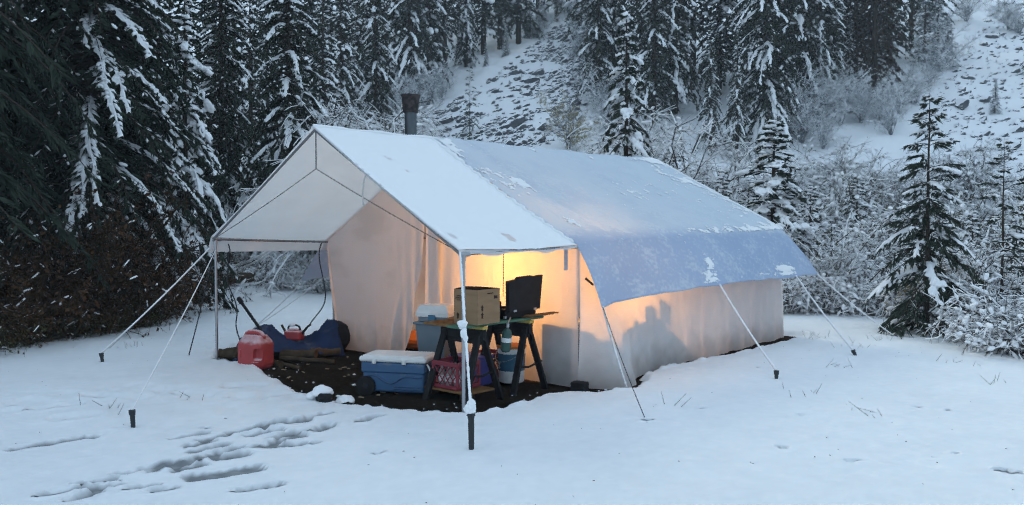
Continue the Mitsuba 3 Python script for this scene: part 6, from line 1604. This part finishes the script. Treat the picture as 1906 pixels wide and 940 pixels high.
    ('dark_shrub', -6.99, 17, 1.04, 1.0, 264, 'dark leaved bush under the left conifers, sixteenth from the left', 'dark leaved bushes under the left conifers'),
    ('dark_shrub', -7.32, 16, 1.22, 1.3, 207, 'dark leaved bush under the left conifers, fourteenth from the left', 'dark leaved bushes under the left conifers'),
    ('dark_shrub', -7.5, 19.5, 0.96, 1.04, 176, 'dark leaved bush under the left conifers, seventeenth from the left', 'dark leaved bushes under the left conifers'),
    ('dark_shrub', -8.69, 16, 1.55, 1.6, 327, 'dark leaved bush under the left conifers, ninth from the left', 'dark leaved bushes under the left conifers'),
    ('dark_shrub', -9.43, 15, 1.69, 1.72, 19, 'dark leaved bush under the left conifers, third from the left', 'dark leaved bushes under the left conifers'),
    ('dark_shrub', -6.84, 12.3, 1.66, 1.58, 198, 'dark leaved bush under the left conifers, eighth from the left', 'dark leaved bushes under the left conifers'),
    ('dark_shrub', -6.36, 12.8, 1.42, 1.54, 261, 'dark leaved bush under the left conifers, twelfth from the left', 'dark leaved bushes under the left conifers'),
    ('dark_shrub', -7.17, 11.9, 1.43, 1.41, 166, 'dark leaved bush under the left conifers, fifth from the left', 'dark leaved bushes under the left conifers'),
    ('olive_shrub', -6.78, 10.9, 0.56, 0.52, 349, 'low olive bush at the left snow edge, second from the left', 'low olive bushes at the left snow edge'),
    ('olive_shrub', -6.64, 11.4, 0.6, 0.6, 38, 'low olive bush at the left snow edge, third from the left', 'low olive bushes at the left snow edge'),
    ('olive_shrub', -6.41, 11.8, 0.49, 0.53, 357, 'low olive bush at the left snow edge, fifth from the left', 'low olive bushes at the left snow edge'),
    ('olive_shrub', -6.06, 12.2, 0.58, 0.58, 215, 'low olive bush at the left snow edge, sixth from the left', 'low olive bushes at the left snow edge'),
    ('olive_shrub', -6.03, 13.0, 0.49, 0.53, 158, 'low olive bush at the left snow edge, eighth from the left', 'low olive bushes at the left snow edge'),
    ('olive_shrub', -6.68, 10.2, 0.63, 0.56, 267, 'low olive bush at the left snow edge, first from the left', 'low olive bushes at the left snow edge'),
    ('olive_shrub', -6.21, 14.2, 0.47, 0.53, 76, 'low olive bush at the left snow edge, ninth from the left', 'low olive bushes at the left snow edge'),
    ('olive_shrub', -7.01, 12.6, 0.75, 0.82, 242, 'low olive bush at the left snow edge, fourth from the left', 'low olive bushes at the left snow edge'),
    ('olive_shrub', -6.52, 13.3, 0.75, 0.78, 41, 'low olive bush at the left snow edge, seventh from the left', 'low olive bushes at the left snow edge'),
    ('yellow_shrub', 3.07, 42.32, 1.5, 1.35, 40, 'pale yellow leaved shrub below the rocky slope, behind the tent ridge', None),
    ('yellow_shrub', 6.96, 20.0, 0.9, 0.9, 10, 'yellow tinged bush in the brush right of the bowed fir', None),
    ('yellow_shrub', 6.51, 13.2, 0.4, 0.45, 150, 'small tan leaved bush at the foot of the open young fir', None),
    ('yellow_shrub', 6.0, 18.3, 0.5, 0.5, 90, 'small yellowish shrub low beside the bowed fir at the rear tent corner', None),
    ('bare_tree', 8.3, 19.0, 0.72, 0.72, 200, 'bare dark branched sapling in front of the small snow clearing on the right', None),
    ('bare_tree', 6.25, 15.6, 0.62, 0.68, 20, 'small leaning tree with a dark trunk and snowy twigs right of the tent', None),
]
SCREE = ( [(-4.25, 46.64), (-4.93, 48.85), (-4.14, 50.96), (-1.89, 54.12), (0.27, 58.2), (2.43, 64.7), (4.87, 68.95), (7.15, 68.98), (6.37, 59.56), (4.96, 49.46), (3.53, 45.72), (1.33, 42.93), (-1.51, 43.17)] ,
     [(18.31, 37.15), (19.15, 39.9), (22.94, 45.31), (26.22, 49.22), (30.4, 54.39), (35.71, 61.7), (39.94, 63.51), (34.32, 51.64), (27.05, 39.9), (23.49, 35.35), (21.25, 35.89)] )
BOULDERS = [
    (0.21, 46.43, 0.55, 'large dark boulder above the tent ridge at the foot of the rocky slope, left one') ,
    (1.78, 45.82, 0.45, 'dark boulder above the tent ridge at the foot of the rocky slope, right one') ,
    (3.46, 60.34, 0.6, 'dark rock outcrop high on the rocky slope') ,
    (4.66, 64.8, 0.6, 'topmost dark rock outcrop of the rocky slope, under the trees') ,
    (24.41, 44.73, 0.55, 'single dark boulder in the middle of the upper right snow slope') ,
    (22.72, 38.17, 0.6, 'dark rock ledge low on the right snow slope beside the fir sapling') ,
]
for of, x, y, s, sz, rot, label in TREES:
    stand({'laden': 'fir_tree', 'young_fir': 'fir_tree', 'sapling': 'fir_sapling', 'frosted': 'fir_tree'}.get(of, 'conifer_tree'), of, x, y, label, 'tree', None, s, sz, 0 if of.startswith('big') else rot)
for of, x, y, s, sz, rot, label, group in FOREST:
    stand('conifer_tree', of, x, y, label, 'tree', group, s, sz, rot)
for of, x, y, s, sz, rot, label, group in SHRUBS:
    stand('small_tree' if of == 'bare_tree' else 'shrub', of, x, y, label, 'tree' if of == 'bare_tree' else 'shrub', group, s, sz, rot)

# dead grass and litter under the left conifers: nobody could count it
rng = np.random.default_rng(61)
n = 60000
x = rng.uniform(-17, -5.2, n)
y = rng.uniform(9.0, 24, n)
on = signed(WOODS, x, y) + 1.0 * (nz(x, y, 0.8, 41, 3) - .5) < .12
x, y = x[on], y[on]
z = terrain(x, y) + .0
L = rng.uniform(.10, .40, len(x)) * (.5 + nz(x, y, 1.1, 3)) * (.35 + .65 * sstep(.0, -.8, signed(WOODS, x, y)))
b = np.stack([x, y, z], 1)
t = b + np.stack([rng.normal(0, .35, len(x)) * L, rng.normal(0, .35, len(x)) * L, L], 1)
add('dead_grass', blades(b, t, rng.uniform(.008, .02, len(x)), rng.normal(0, 1, (len(x), 3)) * [1, 1, .2]), 'm_grass', 'dark dead grass and litter under the conifers at the left edge of the snow', 'grass', kind='stuff')
# a few grass stems poking through the snow
bs, ts = [], []
for (cx, cy, k) in ((2.9, 7.9, 5), (3.9, 9.3, 6), (5.4, 9.6, 6), (4.6, 10.9, 8), (3.3, 7.0, 4), (5.0, 8.4, 5), (1.5, 7.4, 3), (-3.7, 7.3, 6), (-3.2, 7.9, 5), (4.4, 11.8, 9), (5.2, 11.6, 8), (-5.2, 10.9, 8), (-5.6, 12.0, 9)):
    for _ in range(k):
        px, py = cx + rng.normal(0, .12), cy + rng.normal(0, .12)
        q = np.array([px, py, gz1(px, py) - .01])
        bs.append(q)
        ts.append(q + [rng.normal(0, .07), rng.normal(0, .05), rng.uniform(.03, .14)])
bs, ts = np.array(bs), np.array(ts)
add('grass_stems', prisms(bs, ts, np.full(len(bs), .003), np.full(len(bs), .0015), 3), 'm_grass', 'few thin dead grass stems poking up through the snow', 'grass', kind='stuff')
# a log with snow that the left ropes are tied to
lg = thing('log', 'dark log capped with snow at the back left of the clearing, where two ropes end', 'log')
x_, y_ = -7.6, 21.6
z_ = gz1(x_, y_)
add(lg + '__wood', tube([(x_ - .35, y_, z_ + .18), (x_, y_ + .02, z_ + .22), (x_ + .75, y_ + .1, z_ + .22)], [.16, .17, .12], 12), 'm_log', smooth=50)
add(lg + '__snow', cat(blob(rng, (.42, .25, .22), (x_ - .05, y_, z_ + .42), 3, .2), blob(rng, (.3, .2, .12), (x_ - .35, y_ + .02, z_ + .30), 3, .2)), 'm_snow', smooth=True)
rope('wall_tent', tent(W + .1, .85, EF - .12), (x_ + .15, y_, z_ + .55), .012, snow=.6, sag=.05)
rope('wall_tent', tent(W + .1, .95, EF - .10), (x_ + .28, y_, z_ + .45), .012, snow=.6, sag=.05)

# rocks of the scree slopes: snow on their tops, bare on the steep sides
ico = trimesh.creation.icosphere(subdivisions=1)


def rocks(pts, sizes, rng, ico=ico):
    out_v, out_f, at = [], [], 0
    for (x, y), s in zip(pts, sizes):
        z = float(terrain(np.array([x]), np.array([y]))[0])
        v = ico.vertices * (1 + .55 * (meshkit.noise(ico.vertices * 1.3 + rng.uniform(0, 50, 3)) - .5))[:, None]
        v = np.clip(v, -.72, .72)
        v = v * np.array([s * rng.uniform(.9, 1.7), s * rng.uniform(.6, 1.0), s * rng.uniform(.4, .8)])
        c, n = math.cos(r := rng.normal(.3, .6)), math.sin(r)
        v = v @ np.array([[c, n, 0], [-n, c, 0], [0, 0, 1]]).T
        b = rng.normal(-.55, .25)
        v = v @ np.array([[math.cos(b), 0, -math.sin(b)], [0, 1, 0], [math.sin(b), 0, math.cos(b)]])
        a = rng.uniform(-.05, .35)
        v = v @ np.array([[1, 0, 0], [0, math.cos(a), math.sin(a)], [0, -math.sin(a), math.cos(a)]])
        out_v.append(v + [x, y, z + .07 + s * rng.uniform(-.25, .10)])
        out_f.append(ico.faces + at)
        at += len(v)
    return trimesh.Trimesh(np.vstack(out_v), np.vstack(out_f), process=False)


def scree(n, poly, rng):
    poly = np.array(poly, float)
    lo, hi = poly.min(0), poly.max(0)
    p = rng.uniform(lo, hi, (n * 4, 2))
    return p[signed(poly, p[:, 0], p[:, 1]) < 0][:n]


rng = np.random.default_rng(71)
LEFT_SCREE, RIGHT_SCREE = SCREE
p = scree(3600, LEFT_SCREE, rng)
keep = rng.uniform(size=len(p)) < .12 + .88 * sstep(.40, .58, nz(p[:, 0] + p[:, 1] * .3, p[:, 1] * .5, .22, 3, 3))
p = p[keep]
q = scree(900, RIGHT_SCREE, rng)
sz = np.clip(rng.lognormal(-1.95, .5, len(p)), .06, .55)
sq = np.clip(rng.lognormal(-2.2, .5, len(q)), .05, .45)
add('scree', rocks(p, sz, rng), 'm_rock', 'snow dusted broken rocks covering the slope behind the tent ridge', 'rocks', kind='stuff')
add('scree', rocks(q, sq, rng), 'm_rock', 'small scattered rocks poking through the snow of the upper right slope', 'rocks', kind='stuff')
for x, y, s, lab in BOULDERS:
    add(thing('boulder', lab, 'boulder'), rocks([(x, y)], [s], rng, trimesh.creation.icosphere(subdivisions=3)), 'm_rock')

# ---------------------------------------------------------------- air: thin falling-snow haze
HAZE = 0.0009
scene['haze_air'] = {'type': 'homogeneous', 'albedo': rgb(.86, .95, 1.0), 'sigma_t': HAZE}
scene['haze'] = {'type': 'cube', 'to_world': TF().translate([20, 92, 50]).scale([140, 112, 56]), 'bsdf': {'type': 'null'}, 'interior': {'type': 'ref', 'id': 'haze_air'}}
tag('haze', 'thin cold haze of falling snow filling the valley', 'haze', None, 'stuff')
scene['camera']['medium'] = {'type': 'ref', 'id': 'haze_air'}
